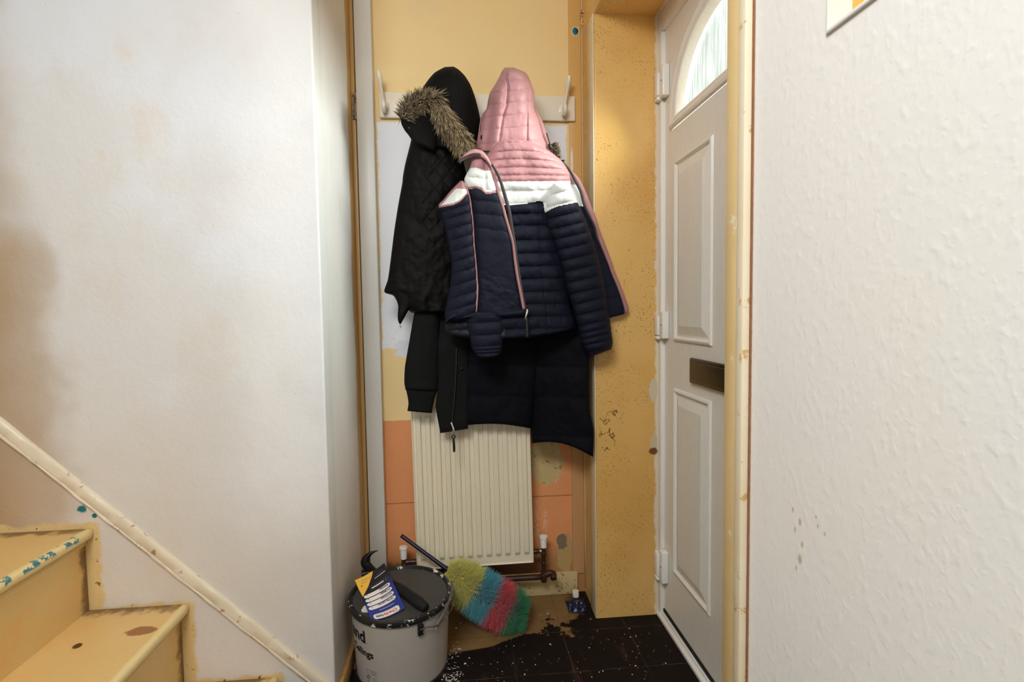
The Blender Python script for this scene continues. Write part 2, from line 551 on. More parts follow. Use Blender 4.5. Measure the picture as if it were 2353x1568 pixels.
M_GRIP = plain('black rubber grip', S(24, 23, 22), .7, .3, bump=.2)
M_LEAF = NT('blue black card')
t = M_LEAF
lx = t.n('ShaderNodeUVMap')
lx.uv_map = 'UVMap'
sx = t.n('ShaderNodeSeparateXYZ')
t.link(lx.outputs[0], sx.inputs[0])
c = t.mix(t.step(sx.outputs[1], .35, .62), S(30, 27, 36), S(44, 58, 134))
M_LEAF = t.out(c, .4, .4)
M_CARDW = plain('white card print', S(232, 222, 212), .45, .4, var=.03)
M_CARDY = plain('yellow card print', S(232, 178, 66), .45, .4, var=.04)
M_RED = plain('red print', S(206, 60, 44), .5, .3)
M_INKN = plain('navy print', S(40, 44, 90), .5, .3)
M_HANDLE = plain('navy plastic handle', S(15, 16, 46), .35, .5, var=.08)
M_SCRAP = plain('blue crumpled plastic', S(20, 27, 58), .35, .5, var=.3, scale=60)
M_CHIP = plain('white plaster chip', S(232, 226, 216), .7, .3, var=.05)
M_FLAKE = plain('white paint flakes', S(226, 220, 208), .7, .3, var=.06)


# ------------------------------------------------------------------ object helpers
def mesh_obj(name, verts, faces, mats, parent=None, idx=None, smooth=True):
    me = bpy.data.meshes.new(name)
    me.from_pydata([tuple(v) for v in verts], [], [tuple(f) for f in faces])
    for m in (mats if isinstance(mats, (list, tuple)) else [mats]):
        me.materials.append(m)
    if idx is not None:
        me.polygons.foreach_set('material_index', np.asarray(idx, dtype=np.int32))
    me.polygons.foreach_set('use_smooth', np.full(len(me.polygons), smooth, dtype=bool))
    me.update()
    o = bpy.data.objects.new(name, me)
    col.objects.link(o)
    if parent is not None:
        o.parent = parent
        o.matrix_parent_inverse = parent.matrix_world.inverted() if parent.type != 'EMPTY' else Matrix.Translation(-parent.location)
    return o


def bm_obj(name, bm, mats, parent=None, smooth=False, angle=40):
    bmesh.ops.recalc_face_normals(bm, faces=bm.faces)
    me = bpy.data.meshes.new(name)
    bm.to_mesh(me)
    bm.free()
    for m in (mats if isinstance(mats, (list, tuple)) else [mats]):
        me.materials.append(m)
    if smooth:
        me.polygons.foreach_set('use_smooth', np.full(len(me.polygons), True, dtype=bool))
        try:
            me.set_sharp_from_angle(angle=math.radians(angle))
        except Exception:
            pass
    o = bpy.data.objects.new(name, me)
    col.objects.link(o)
    if parent is not None:
        o.parent = parent
        o.matrix_parent_inverse = Matrix.Translation(-parent.location) if parent.type == 'EMPTY' else Matrix.Identity(4)
    return o


def thing(name, label, cat, loc, group=None):
    o = bpy.data.objects.new(name, None)
    o.empty_display_size = .05
    o.location = loc
    col.objects.link(o)
    o['label'] = label
    o['category'] = cat
    if group:
        o['group'] = group
    return o


def tag(o, label, cat, group=None, kind=None):
    o['label'] = label
    o['category'] = cat
    if group:
        o['group'] = group
    if kind:
        o['kind'] = kind
    return o


def struct(o, label=None):
    o['kind'] = 'structure'
    if label:
        o['label'] = label
    return o


def bbox(bm, lo, hi, bevel=0.0, seg=2):
    r = bmesh.ops.create_cube(bm, size=1.0)
    vs = r['verts']
    for v in vs:
        v.co = Vector([lo[k] + (v.co[k]+.5)*(hi[k]-lo[k]) for k in range(3)])
    if bevel:
        es = list({e for v in vs for e in v.link_edges})
        bmesh.ops.bevel(bm, geom=es, offset=bevel, segments=seg, profile=.5, affect='EDGES')


def box_obj(name, lo, hi, mat, parent=None, bevel=0.0):
    bm = bmesh.new()
    bbox(bm, lo, hi, bevel)
    return bm_obj(name, bm, mat, parent, smooth=bevel > 0)


def smooth_path(pts, n):
    """Catmull-Rom through points, resampled by length to n points"""
    P = np.asarray(pts, float)
    if len(P) == 2:
        return P[0] + (P[1]-P[0])*np.linspace(0, 1, n)[:, None]
    Q = np.vstack([2*P[0]-P[1], P, 2*P[-1]-P[-2]])
    out = []
    for i in range(1, len(Q)-2):
        p0, p1, p2, p3 = Q[i-1], Q[i], Q[i+1], Q[i+2]
        tt = np.linspace(0, 1, 16, endpoint=False)[:, None]
        # mild tension keeps corners true
        m1 = (p2-p0)*.40
        m2 = (p3-p1)*.40
        L = np.linalg.norm(p2-p1)
        for m in (m1, m2):
            k = np.linalg.norm(m)
            if k > L:
                m *= L/k
        h = (2*tt**3-3*tt**2+1)*p1 + (tt**3-2*tt**2+tt)*m1 + (-2*tt**3+3*tt**2)*p2 + (tt**3-tt**2)*m2
        out.append(h)
    out.append(P[-1:])
    out = np.vstack(out)
    d = np.concatenate([[0], np.cumsum(np.linalg.norm(np.diff(out, axis=0), axis=1))])
    s = np.linspace(0, d[-1], n)
    return np.stack([np.interp(s, d, out[:, k]) for k in range(out.shape[1])], axis=1)


def tube(name, pts, rad, mat, parent=None, seg=10, n=None, flat=None, raw=False):
    """tube through 3D points; rad number or list; flat=(direction, factor) squashes it"""
    P = smooth_path(pts, n or max(8, len(pts)*8)) if not raw else np.asarray(pts, float)
    n = len(P)
    if np.ndim(rad) == 0:
        R = np.full(n, rad)
    else:
        R = np.interp(np.linspace(0, 1, n), np.linspace(0, 1, len(rad)), rad)
    T = np.gradient(P, axis=0)
    T /= np.linalg.norm(T, axis=1)[:, None]
    up = np.array([0.0, -1.0, 0.0])
    V = []
    for i in range(n):
        a = np.cross(T[i], up)
        if np.linalg.norm(a) < .05:
            a = np.cross(T[i], np.array([1.0, 0, .2]))
        a /= np.linalg.norm(a)
        b = np.cross(a, T[i])
        for k in range(seg):
            th = 2*PI*k/seg
            off = R[i]*(math.cos(th)*a + math.sin(th)*b*(flat or 1.0))
            V.append(P[i]+off)
    Fc = []
    for i in range(n-1):
        for k in range(seg):
            a = i*seg+k
            b = i*seg+(k+1) % seg
            Fc.append((a, b, b+seg, a+seg))
    Fc.append(tuple(range(seg-1, -1, -1)))
    Fc.append(tuple((n-1)*seg+k for k in range(seg)))
    return mesh_obj(name, V, Fc, mat, parent)


def ptube(name, pix, Y, rad, mat, parent=None, **kw):
    """tube along image points set at real depths Y (number or per-point list)"""
    pix = np.asarray(pix, float)
    YY = np.full(len(pix), Y, float) if np.ndim(Y) == 0 else np.asarray(Y, float)
    return tube(name, onY(pix[:, 0], pix[:, 1], YY), rad, mat, parent, **kw)


def lathe(name, prof, mat, parent=None, seg=48, origin=(0, 0, 0), M_=None, cap=True):
    V = []
    for (r, z) in prof:
        for k in range(seg):
            a = 2*PI*k/seg
            V.append((r*math.cos(a), r*math.sin(a), z))
    Fc = []
    for i in range(len(prof)-1):
        for k in range(seg):
            a = i*seg+k
            b = i*seg+(k+1) % seg
            Fc.append((a, b, b+seg, a+seg))
    if cap:
        Fc.append(tuple(range(seg-1, -1, -1)))
        Fc.append(tuple((len(prof)-1)*seg+k for k in range(seg)))
    V = np.array(V)
    if M_ is not None:
        V = np.array([tuple(M_ @ Vector(v)) for v in V])
    V = V + np.array(origin)
    o = mesh_obj(name, V, Fc, mat, parent)
    try:
        o.data.set_sharp_from_angle(angle=math.radians(35))
    except Exception:
        pass
    return o


# puffed garment piece: rows run between a left and a right outline
def garment(name, parent, mats, L, R, Y, th, bk, rows=120, cols=80, quilt=None, colour=None,
            pw=3.0, rtop=.06, rbot=.03, sag=0.0, arch=0.0, wr=.003, seed=0, edge=.6):
    Lp = smooth_path(L, rows+1)
    Rp = smooth_path(R, rows+1)
    s = np.linspace(0, 1, cols+1)
    u = .45*(.5-.5*np.cos(PI*s)) + .55*s
    tt = np.linspace(0, 1, rows+1)
    U, T = np.meshgrid(u, tt)
    PX = Lp[:, 0][:, None]*(1-U) + Rp[:, 0][:, None]*U
    PY = Lp[:, 1][:, None]*(1-U) + Rp[:, 1][:, None]*U
    PY = PY + sag*np.sin(PI*U)*T**6 + arch*np.sin(PI*U)*(1-T)**6
    prof = np.sqrt(np.maximum(0, 1-np.abs(2*U-1)**pw))
    et = np.minimum(1, T/max(rtop, 1e-4))
    et = np.sqrt(np.maximum(0, 1-(1-et)**2))
    eb = np.minimum(1, (1-T)/max(rbot, 1e-4))
    eb = np.sqrt(np.maximum(0, 1-(1-eb)**2))
    pe = prof*et*eb
    base = Y(T, U) if callable(Y) else np.full_like(U, Y)
    q = quilt(PX, PY, T, U) if quilt else 0
    q = q + wr*fbm(PX/26.0, PY/26.0, seed)
    YF = base - th*pe - q*np.clip(pe*1.6, 0, 1)**edge
    YK = base + bk*pe
    PF = onY(PX, PY, YF)
    PB = onY(PX, PY, YK)
    n1 = cols+1
    V = np.vstack([PF.reshape(-1, 3), PB[:, 1:-1].reshape(-1, 3)])
    nf = (rows+1)*n1

    def fi(i, j):
        return i*n1+j

    def bi(i, j):
        if j == 0 or j == cols:
            return fi(i, j)
        return nf + i*(cols-1) + (j-1)
    Fc = []
    idx = []
    if colour:
        cx = .25*(PX[:-1, :-1]+PX[1:, :-1]+PX[:-1, 1:]+PX[1:, 1:])
        cy = .25*(PY[:-1, :-1]+PY[1:, :-1]+PY[:-1, 1:]+PY[1:, 1:])
        cu_ = .25*(U[:-1, :-1]+U[1:, :-1]+U[:-1, 1:]+U[1:, 1:])
        CI = colour(cx, cy, cu_)
    for i in range(rows):
        for j in range(cols):
            c = int(CI[i, j]) if colour else 0
            Fc.append((fi(i, j), fi(i+1, j), fi(i+1, j+1), fi(i, j+1)))
            Fc.append((bi(i, j), bi(i, j+1), bi(i+1, j+1), bi(i+1, j)))
            idx += [c, c]
    for i in (0, rows):
        for j in range(cols):
            f = [fi(i, j), fi(i, j+1), bi(i, j+1), bi(i, j)]
            f = list(dict.fromkeys(f))
            if i == rows:
                f = f[::-1]
            if len(f) > 2:
                Fc.append(tuple(f))
                idx.append(int(CI[min(i, rows-1), j]) if colour else 0)
    return mesh_obj(name, V, Fc, mats, parent, idx)


def puffs(seams, amp, tilt=0.0, x0=0.0, pucker=.0012, seed=0, sharp=.55, curve=0.0):
    """horizontal channels between seam heights (image rows); tilt = slope of the seams"""
    sm = np.asarray(seams, float)

    def q(PX, PY, T, U):
        v = PY - tilt*(PX-x0) - curve*((PX-x0)/100)**2
        c = np.interp(v, sm, np.arange(len(sm)))
        f = c - np.floor(c)
        f = np.where(c >= len(sm)-1, 0, f)
        h = np.abs(np.sin(PI*f))**sharp
        pk = vnoise(PX/7.0, np.floor(c)*3.1 + f*1.2, seed)
        return amp*h + pucker*pk*(1.15-h)*2
    return q


def add_q(*qs):
    return lambda PX, PY, T, U: sum(q(PX, PY, T, U) for q in qs)


def crease(xs, ys, amp, w):
    """vertical stitched seam through image points"""
    def q(PX, PY, T, U):
        x = np.interp(PY, ys, xs)
        return -amp*np.exp(-((PX-x)/w)**2)*((PY > ys[0]) & (PY < ys[-1]))
    return q


def strands(name, parent, mat, roots, dirs, lens, cols3, width=.0010, droop=0.0, seg=4, jit=.25, core=None):
    """fibres as thin tapering three-sided hairs"""
    V, Fc, C = [], [], []
    for p, d, l, c in zip(roots, dirs, lens, cols3):
        d = d + rng.normal(0, jit, 3)
        d = d/np.linalg.norm(d)
        a = np.cross(d, rng.normal(0, 1, 3))
        a = a/np.linalg.norm(a)
        b = np.cross(d, a)
        q = np.array(p, float)
        dd = d.copy()
        b0 = len(V)
        for k in range(seg+1):
            w = width*(1-k/seg)**.8 + width*.08
            for m in range(3):
                th = 2*PI*m/3
                V.append(q + w*(math.cos(th)*a + math.sin(th)*b))
                C.append(c[0]*(1-k/seg) + c[1]*(k/seg))
            q = q + dd*l/seg
            dd = dd + np.array([0, 0, -droop])/seg + rng.normal(0, jit*.35, 3)/seg
            dd = dd/np.linalg.norm(dd)
        for k in range(seg):
            for m in range(3):
                s0 = b0+k*3+m
                s1 = b0+k*3+(m+1) % 3
                Fc.append((s0, s1, s1+3, s0+3))
    if core is not None:
        cv, cf, cc = core
        b0 = len(V)
        V += [np.array(v) for v in cv]
        C += [np.array(cc)]*len(cv)
        Fc += [tuple(i+b0 for i in f) for f in cf]
    o = mesh_obj(name, V, Fc, mat, parent)
    ca = o.data.color_attributes.new('Col', 'FLOAT_COLOR', 'POINT')
    arr = np.ones((len(V), 4), dtype=np.float32)
    arr[:, :3] = np.array(C)
    ca.data.foreach_set('color', arr.ravel())
    return o


def text_mesh(body, size, bold=False):
    cu_ = bpy.data.curves.new('lettering', 'FONT')
    cu_.body = body
    cu_.size = size
    cu_.resolution_u = 3
    if bold:
        cu_.offset = size*.030
    o = bpy.data.objects.new('lettering', cu_)
    col.objects.link(o)
    dg = bpy.context.evaluated_depsgraph_get()
    me = bpy.data.meshes.new_from_object(o.evaluated_get(dg))
    bpy.data.objects.remove(o)
    bm = bmesh.new()
    bm.from_mesh(me)
    bpy.data.meshes.remove(me)
    bmesh.ops.subdivide_edges(bm, edges=[e for e in bm.edges if e.calc_length() > size*.25], cuts=2)
    bmesh.ops.triangulate(bm, faces=bm.faces)
    v = np.array([tuple(x.co) for x in bm.verts])
    f = [tuple(x.index for x in fc.verts) for fc in bm.faces]
    bm.free()
    return v, f



# ================================================================== the setting
struct(box_obj('floor', (-3.2, -2.6, -.10), (1.2, 2.2, 0), M_FLOOR))
struct(box_obj('ceiling', (-3.2, -2.6, ZC), (1.2, 2.2, ZC+.1), M_CEIL))
struct(box_obj('wall_rear', (XL-.02, YB, 0), (.80, YB+.15, ZC), M_REAR))

# wall along the stairs with its rounded outer corner and return
bm = bmesh.new()
bbox(bm, (-3.2, YL, 0), (XL, YL+.08, ZC))
es = [e for e in bm.edges if all(abs(v.co.x-XL) < 1e-5 and abs(v.co.y-YL) < 1e-5 for v in e.verts)]
bmesh.ops.bevel(bm, geom=es, offset=.006, segments=4, profile=.5, affect='EDGES')
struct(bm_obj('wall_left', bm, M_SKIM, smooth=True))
struct(box_obj('wall_return', (XL-.10, YL+.081, 0), (XL-.0002, YB, ZC), M_RETURN))

# outside wall: hall side with woodchip paper and a square recess high up
bm = bmesh.new()
RY0, RY1, RZ0, RZ1 = .18, float(onX(1905, 60, XI)[1]), float(onX(1905, 70, XI)[2]), 2.0
YJ = .802
bbox(bm, (XI, -2.6, 0), (.80, YJ, RZ0))
bbox(bm, (XI, -2.6, RZ1), (.80, YJ, ZC))
bbox(bm, (XI, -2.6, RZ0), (.80, RY0, RZ1))
bbox(bm, (XI, RY1, RZ0), (.80, YJ, RZ1))
bbox(bm, (.60, RY0, RZ0), (.80, RY1, RZ1))
struct(bm_obj('wall_right', bm, M_WOODCHIP))
bm = bmesh.new()
bbox(bm, (XI-.004, RY0, RZ0-.0045), (XI+.10, RY1, RZ0+.001), .0015)
bbox(bm, (XI-.0025, RY1-.001, RZ0-.004), (XI+.03, RY1+.003, RZ1), .001)
struct(bm_obj('trim_1', bm, M_CEIL))

# pier and lintel of the doorway
ZS = float(onY(1420, 33, YR)[2])
YA = .888
bm = bmesh.new()
bbox(bm, (XI+.0008, YR, 0), (.765, YB, ZC))
bbox(bm, (XI+.0008, YJ, ZS), (.765, YR-.0005, ZC))
es = [e for e in bm.edges if all(abs(v.co.x-XI-.0008) < 1e-4 and abs(v.co.y-YR) < 1e-4 for v in e.verts) or
      (all(abs(v.co.x-XI-.0008) < 1e-4 and abs(v.co.z-ZS) < 1e-4 for v in e.verts))]
bmesh.ops.bevel(bm, geom=es, offset=.005, segments=3, profile=.5, affect='EDGES')
struct(bm_obj('wall_pier', bm, M_PIER, smooth=True, angle=50))
# near side of the doorway, out of sight from the hall
struct(box_obj('wall_jamb', (XI+.004, YJ, 0), (.80, YA-.004, ZS), M_FARWALL))

# cream rounded strip on the pier corner, bead and board in the corner of the porch
struct(box_obj('trim_2', (XI-.0035, YR-.0005, 0.0), (XI+.0006, YR+.075, ZS+.0), M_TRIM_CREAM, bevel=.0015))
bm = bmesh.new()
X1, X2 = float(onY(1309, 500, YB)[0]), float(onY(1337, 500, YB)[0])
bbox(bm, (X1, YB-.006, .075), (X2, YB+.002, ZC), .002)
M_BOARD = None
t = NT('ochre board paint')
c = t.mix(t.noise(7, 4), S(220, 178, 108), S(212, 164, 94))
c = t.mix(t.math('MULTIPLY', t.step(t.math('ADD', t.pos()[3], t.wobble(9, .06)), .62, .50), .8), c, S(196, 150, 108))
pk = onY(1322, 72, YB-.006)
h0 = t.spot(tuple(pk), .0135, .12, t.wobble(90, .007), (1, 1, .8))
c = t.mix(h0, c, S(236, 220, 190))
h1 = t.spot(tuple(pk), .0115, .12, t.wobble(90, .007), (1, 1, .8))
c = t.mix(h1, c, S(34, 116, 138))
h2 = t.spot(tuple(pk + np.array([.006, 0, .004])), .006, .2, t.wobble(120, .006, offs=(2, 2, 2)), (1, 1, .6))
c = t.mix(t.math('MULTIPLY', h2, h1), c, S(20, 60, 76))
s0 = t.spot(tuple(onY(1330, 360, YB-.006)+np.array([-.026, 0, -.02])), .006, .2, t.wobble(60, .003), (1.5, 1, .12))
c = t.mix(s0, c, S(236, 224, 206))
c = t.mix(t.step(t.noise(110, 3, .8, offs=(3, 1, 4)), .70, .73), c, S(96, 62, 26))
t.bump(t.noise(40, 4), .15, .004)
M_BOARD = t.out(c, .38, .45)
struct(bm_obj('trim_3', bm, M_BOARD, smooth=True))
X3, X4 = X2+.001, X2+.013
tb = tube('trim_4', [((X3+X4)/2, YB-.009, .02), ((X3+X4)/2, YB-.009, ZC)], .0068, M_TRIM_CREAM, n=12)
struct(tb)
# white board in the left corner and the yellow lining beside it
Xw1, Xw2 = float(onY(833, 700, YB-.03)[0]), float(onY(871, 700, YB-.03)[0])
struct(box_obj('trim_5', (Xw1, YB-.034, 0), (Xw2, YB+.001, ZC), M_TRIM_WHITE, bevel=.002))
struct(box_obj('trim_6', (XL-.001, YB-.026, 0), (Xw1-.004, YB+.001, ZC), M_TRIM_YEL, bevel=.003))

# door lining at the near side: yellow board, pale bead, raw plaster gap
y1, y2, y3, y4 = [float(onX(q, 700, XI-.012)[1]) for q in (1665, 1693, 1708, 1715.5)]
bm = bmesh.new()
bbox(bm, (XI-.012, y2, 0), (XI+.06, y1, ZC), .002)
struct(bm_obj('trim_7', bm, M_JAMB, smooth=True))
struct(box_obj('trim_8', (XI-.014, y3, 0), (XI+.02, y2+.002, ZC), M_JAMBW, bevel=.004))
struct(box_obj('trim_9', (XI-.002, YJ-.002, 0), (XI+.02, y3+.001, ZC), M_GAP))

# skirtings
ys = float(onY(1280, 1340, YB)[1])
zt = float(onY(1300, 1316, YB-.014)[2])
struct(box_obj('baseboard_rear', (Xw2, YB-.014, 0), (XI-.03, YB+.001, zt), M_SKIRT, bevel=.004))
struct(box_obj('baseboard_left', (XL-.001, YL+.01, 0), (XL+.014, YB-.03, .055), M_SKIRT_D, bevel=.004))

# the rest of the hall, behind the camera
struct(box_obj('wall_far', (-3.3, -2.75, 0), (-1.55, -2.6, ZC), M_FARWALL))
bm = bmesh.new()
bbox(bm, (-1.55, -2.75, 0), (.30, -2.6, .9))
bbox(bm, (-1.55, -2.75, 2.15), (.30, -2.6, ZC))
bbox(bm, (.30, -2.75, 0), (.80, -2.6, ZC))
struct(bm_obj('wall_opening', bm, M_FARWALL))  # unseen end wall; its opening is added for the fill light
struct(box_obj('wall_side', (-3.35, -2.6, 0), (-3.2, 1.53, ZC), M_FARWALL))

# stair-string moulding on the wall
pa = onY(0, 978, YL)
pb = onY(728, 1562, YL)
d = pb-pa
d /= np.linalg.norm(d)
nrm = np.array([-d[2], 0, d[0]])
if nrm[2] < 0:
    nrm = -nrm
A = pa - d*.5
B = onY(750, 1578, YL)
prof = [(-.0170, 0), (-.0170, .007), (-.0145, .0125), (-.0105, .0135), (-.0085, .0105), (-.006, .0125), (.0120, .0125), (.0165, .010), (.0180, .005), (.0180, 0)]
V, Fc = [], []
NS = 90
for i in range(NS+1):
    p = A + (B-A)*i/NS
    for (h, o_) in prof:
        k = 1 + .25*vnoise(i*.8, h*300, 3)*(1 if o_ > 0 else 0)
        V.append(p + nrm*(h + .0012*vnoise(i*.35, h*90, 5)) + np.array([0, -o_*k, 0]))
m = len(prof)
for i in range(NS):
    for k in range(m-1):
        Fc.append((i*m+k, (i+1)*m+k, (i+1)*m+k+1, i*m+k+1))
Fc.append(tuple(range(m)))
Fc.append(tuple(NS*m+k for k in range(m-1, -1, -1)))
o = mesh_obj('trim_10', V, Fc, M_STRING)
o.data.set_sharp_from_angle(angle=math.radians(40))
struct(o)

# ------------------------------------------------------------------ staircase
st = thing('staircase', 'yellow painted wooden stairs with chipped blue edges along the plaster wall', 'stairs', (-.9, 1.2, 0))
noseX = [float(onY(215, 1215, YL)[0]), float(onY(435, 1388, YL)[0]), float(onY(640, 1556, YL)[0])]
noseZ = [float(onY(215, 1215, YL)[2]), float(onY(435, 1388, YL)[2]), float(onY(640, 1556, YL)[2])]
noseX = [noseX[0]-.225*2, noseX[0]-.225] + noseX
noseZ = [noseZ[0]+.218*2, noseZ[0]+.218] + noseZ
SW0, SW1 = YL-.86, YL-.001
for i in range(1, len(noseX)):
    nx, nz = noseX[i], noseZ[i]
    bx = noseX[i-1]-.022
    bm = bmesh.new()
    bbox(bm, (bx-.012, SW0, nz-.026), (nx-.016, SW1, nz))
    o = bm_obj('tread', bm, M_STAIR, st)
    V, Fc = [], []
    arc = [(nx-.017, nz), (nx-.006, nz+.0005), (nx-.0015, nz-.003), (nx, nz-.011), (nx-.001, nz-.02), (nx-.006, nz-.026), (nx-.017, nz-.027),
           (nx-.017, nz-.040), (nx-.021, nz-.043), (nx-.026, nz-.044)]
    for j in range(61):
        yy = SW0 + (SW1-SW0)*j/60
        for (ax, az) in arc:
            V.append((ax + .0012*vnoise(yy*30, az*200, i), yy, az))
    m = len(arc)
    for j in range(60):
        for k in range(m-1):
            Fc.append((j*m+k, j*m+k+1, (j+1)*m+k+1, (j+1)*m+k))
    mesh_obj('nosing', V, Fc, M_NOSING, o)
    zb = noseZ[i+1] if i+1 < len(noseX) else 0
    bm = bmesh.new()
    bbox(bm, (nx-.045, SW0, zb-.01 if zb else 0), (nx-.022, SW1, nz-.027))
    bm_obj('riser', bm, M_STAIR, st)

# ------------------------------------------------------------------ front door
dr = bpy.data.objects.new('door_1', None)
dr.location = (XD, 1.35, 0)
col.objects.link(dr)
struct(dr, 'white panelled front door with arched obscure window')
DY0, DY1 = .93, 1.772
DC = (DY0+DY1)/2
DZ0, DZ1 = .035, ZS-.055
FZ = float(onX(1543, 300, XD)[2])
fanA, fanB = float(onX(1543, 300, XD)[1])-DC, .298


def fan_pts(a, b, n=40, ex=2.35):
    P = []
    for k in range(n+1):
        th = PI*k/n
        c_, s_ = math.cos(th), math.sin(th)
        P.append((DC + a*math.copysign(abs(c_)**(2/ex), c_), FZ + b*abs(s_)**(2/ex)))
    return P


# door leaf front with a hole for the fanlight: bridged loops
def leaf():
    bm = bmesh.new()
    T = .044
    # lower slab
    bbox(bm, (XD, DY0, DZ0), (XD+T, DY1, FZ))
    arch = fan_pts(fanA-.02, fanB-.02, 40)
    # upper part around the arch: for each arch step one box-like prism up to the door top
    for k in range(40):
        (ya, za), (yb_, zb_) = arch[k], arch[k+1]
        vs = []
        for x in (XD, XD+T):
            vs.append([bm.verts.new((x, ya, za)), bm.verts.new((x, yb_, zb_)), bm.verts.new((x, yb_, DZ1)), bm.verts.new((x, ya, DZ1))])
        f, g = vs
        bm.faces.new(f)
        bm.faces.new(g[::-1])
        bm.faces.new((f[0], g[0], g[1], f[1]))
        bm.faces.new((f[2], g[2], g[3], f[3]))
    bbox(bm, (XD, DY0, FZ), (XD+T, arch[-1][0], DZ1))
    bbox(bm, (XD, arch[0][0], FZ), (XD+T, DY1, DZ1))
    bmesh.ops.remove_doubles(bm, verts=bm.verts, dist=1e-5)
    return bm_obj('door_leaf', bm, M_DOOR, dr)


lf = leaf()


def panel(y0, y1, z0, z1):
    """moulded panel: concentric rectangles at different heights over the leaf"""
    rings = [(0, 0), (.004, .006), (.010, .008), (.015, .004), (.018, -.0), (.024, .0005), (.050, .0085), (.052, .009)]
    V, Fc = [], []
    for (ins, h) in rings:
        x = XD - .0004 - h
        for (yy, zz) in ((y0+ins, z0+ins), (y1-ins, z0+ins), (y1-ins, z1-ins), (y0+ins, z1-ins)):
            V.append((x, yy, zz))
    for i in range(len(rings)-1):
        for k in range(4):
            a, b = i*4+k, i*4+(k+1) % 4
            Fc.append((a, b, b+4, a+4))
    e = (len(rings)-1)*4
    Fc.append((e, e+1, e+2, e+3))
    return mesh_obj('door_panel', V, Fc, M_DOOR, dr, smooth=False)


pY1, pY0 = float(onX(1552, 371, XD)[1]), float(onX(1641, 311, XD)[1])
uZ1, uZ0 = float(onX(1551, 371, XD)[2]), float(onX(1553, 785, XD)[2])
lZ1, lZ0 = float(onX(1553, 892, XD)[2]), float(onX(1557, 1325, XD)[2])
for (a, b) in ((pY0, pY1), (2*DC-pY1, 2*DC-pY0)):
    panel(a, b, uZ0, uZ1)
    panel(a, b, lZ0, lZ1)

# fanlight frame: swept profile along the arch and the sill
path = fan_pts(fanA, fanB, 60)
profl = [(0, 0), (.003, .009), (.010, .012), (.018, .010), (.026, .006), (.034, .006), (.040, .002), (.046, -.012), (.052, -.018)]


def inset(P, d):
    out = []
    n = len(P)
    for i in range(n):
        a = np.array(P[max(i-1, 0)])
        b = np.array(P[min(i+1, n-1)])
        tt = (b-a)/np.linalg.norm(b-a)
        nn = np.array([-tt[1], tt[0]])
        out.append(np.array(P[i]) + nn*d)
    return out


V, Fc = [], []
mm_ = len(profl)
loops = []
for (ins, h) in profl:
    L_ = inset(path, ins)
    zmin = FZ + ins*.9
    L_ = [(max(min(q[0], DC+fanA-ins), DC-fanA+ins), max(q[1], zmin)) for q in L_]
    loops.append([(XD-.0005-h, q[0], q[1]) for q in L_])
npt = len(loops[0])
for L_ in loops:
    V += L_
for i in range(mm_-1):
    for k in range(npt):
        a, b = i*npt+k, i*npt+(k+1) % npt
        Fc.append((a, b, b+npt, a+npt))
fr = mesh_obj('window_frame', V, Fc, M_DOOR, dr)
fr.data.set_sharp_from_angle(angle=math.radians(35))
gl_ = loops[-1]
n0 = len(gl_)
V = [(XD+.018, q[1], q[2]) for q in gl_] + [(XD+.026, q[1], q[2]) for q in gl_]
Fc = [tuple(range(n0)), tuple(range(2*n0-1, n0-1, -1))] + [(k, n0+k, n0+(k+1) % n0, (k+1) % n0) for k in range(n0)]
mesh_obj('window_pane', V, Fc, M_GLASS, dr, smooth=False)

# outer frame of the door
bm = bmesh.new()
bbox(bm, (XD-.014, DY1-.006, 0), (XD+.06, YR+.001, ZS-.059), .002)
bbox(bm, (XD-.014, YA-.004, 0), (XD+.06, DY0+.006, ZS-.059), .002)
bbox(bm, (XD-.014, YA-.004, ZS-.058), (XD+.06, YR+.001, ZS+.001), .002)
bm_obj('door_frame', bm, M_UPVC, dr, smooth=True)
bm = bmesh.new()
bbox(bm, (XD-.022, YA, 0), (XD+.06, YR, .012), .002)
bbox(bm, (XD-.010, YA, .012), (XD+.05, YR, .022), .002)
bm_obj('door_threshold', bm, M_UPVC, dr, smooth=True)
box_obj('door_seal', (XD-.004, DY0, .0225), (XD+.03, DY1, .034), M_BLACKSEAL, dr)

# hinges
for (ya, yb_) in ((155, 230), (716, 781), (1263, 1337)):
    zt_ = float(onX(1517, ya, XD-.02)[2])
    zb_ = float(onX(1517, yb_, XD-.02)[2])
    bm = bmesh.new()
    bbox(bm, (XD-.030, YR-.030, zb_+.014), (XD-.0135, YR-.002, zt_-.016), .004, 3)
    bbox(bm, (XD-.030, YR-.030, zb_), (XD-.0135, YR-.002, zb_+.0125), .004, 3)
    h = bm_obj('hinge', bm, M_UPVC, dr, smooth=True)
    bm = bmesh.new()
    bbox(bm, (XD-.024, DY1-.046, zb_+.004), (XD-.0005, YR-.031, zt_), .004, 3)
    bm_obj('hinge_leaf', bm, M_UPVC, h, smooth=True)
    bm = bmesh.new()
    zc = (zt_+zb_)/2
    bbox(bm, (XD-.0246, DY1-.035, zc), (XD-.023, DY1-.030, zc+.005))
    bm_obj('hinge_screw', bm, M_BLACK, h)

# letter plate
la, lb = float(onX(1592, 823, XD)[1]), float(onX(1592, 880, XD)[2])
lt = float(onX(1594, 822, XD)[2])
ly0, ly1 = 2*DC-la, la
bm = bmesh.new()
bbox(bm, (XD-.012, ly0, lb), (XD-.0003, ly1, lt), .0055, 3)
lp = bm_obj('letter_plate', bm, M_BRONZE, dr, smooth=True)
bm = bmesh.new()
bbox(bm, (XD-.017, ly0+.014, lb+.010), (XD-.011, ly1-.014, lt-.010), .0025, 3)
bm_obj('flap', bm, M_BRONZE, lp, smooth=True)

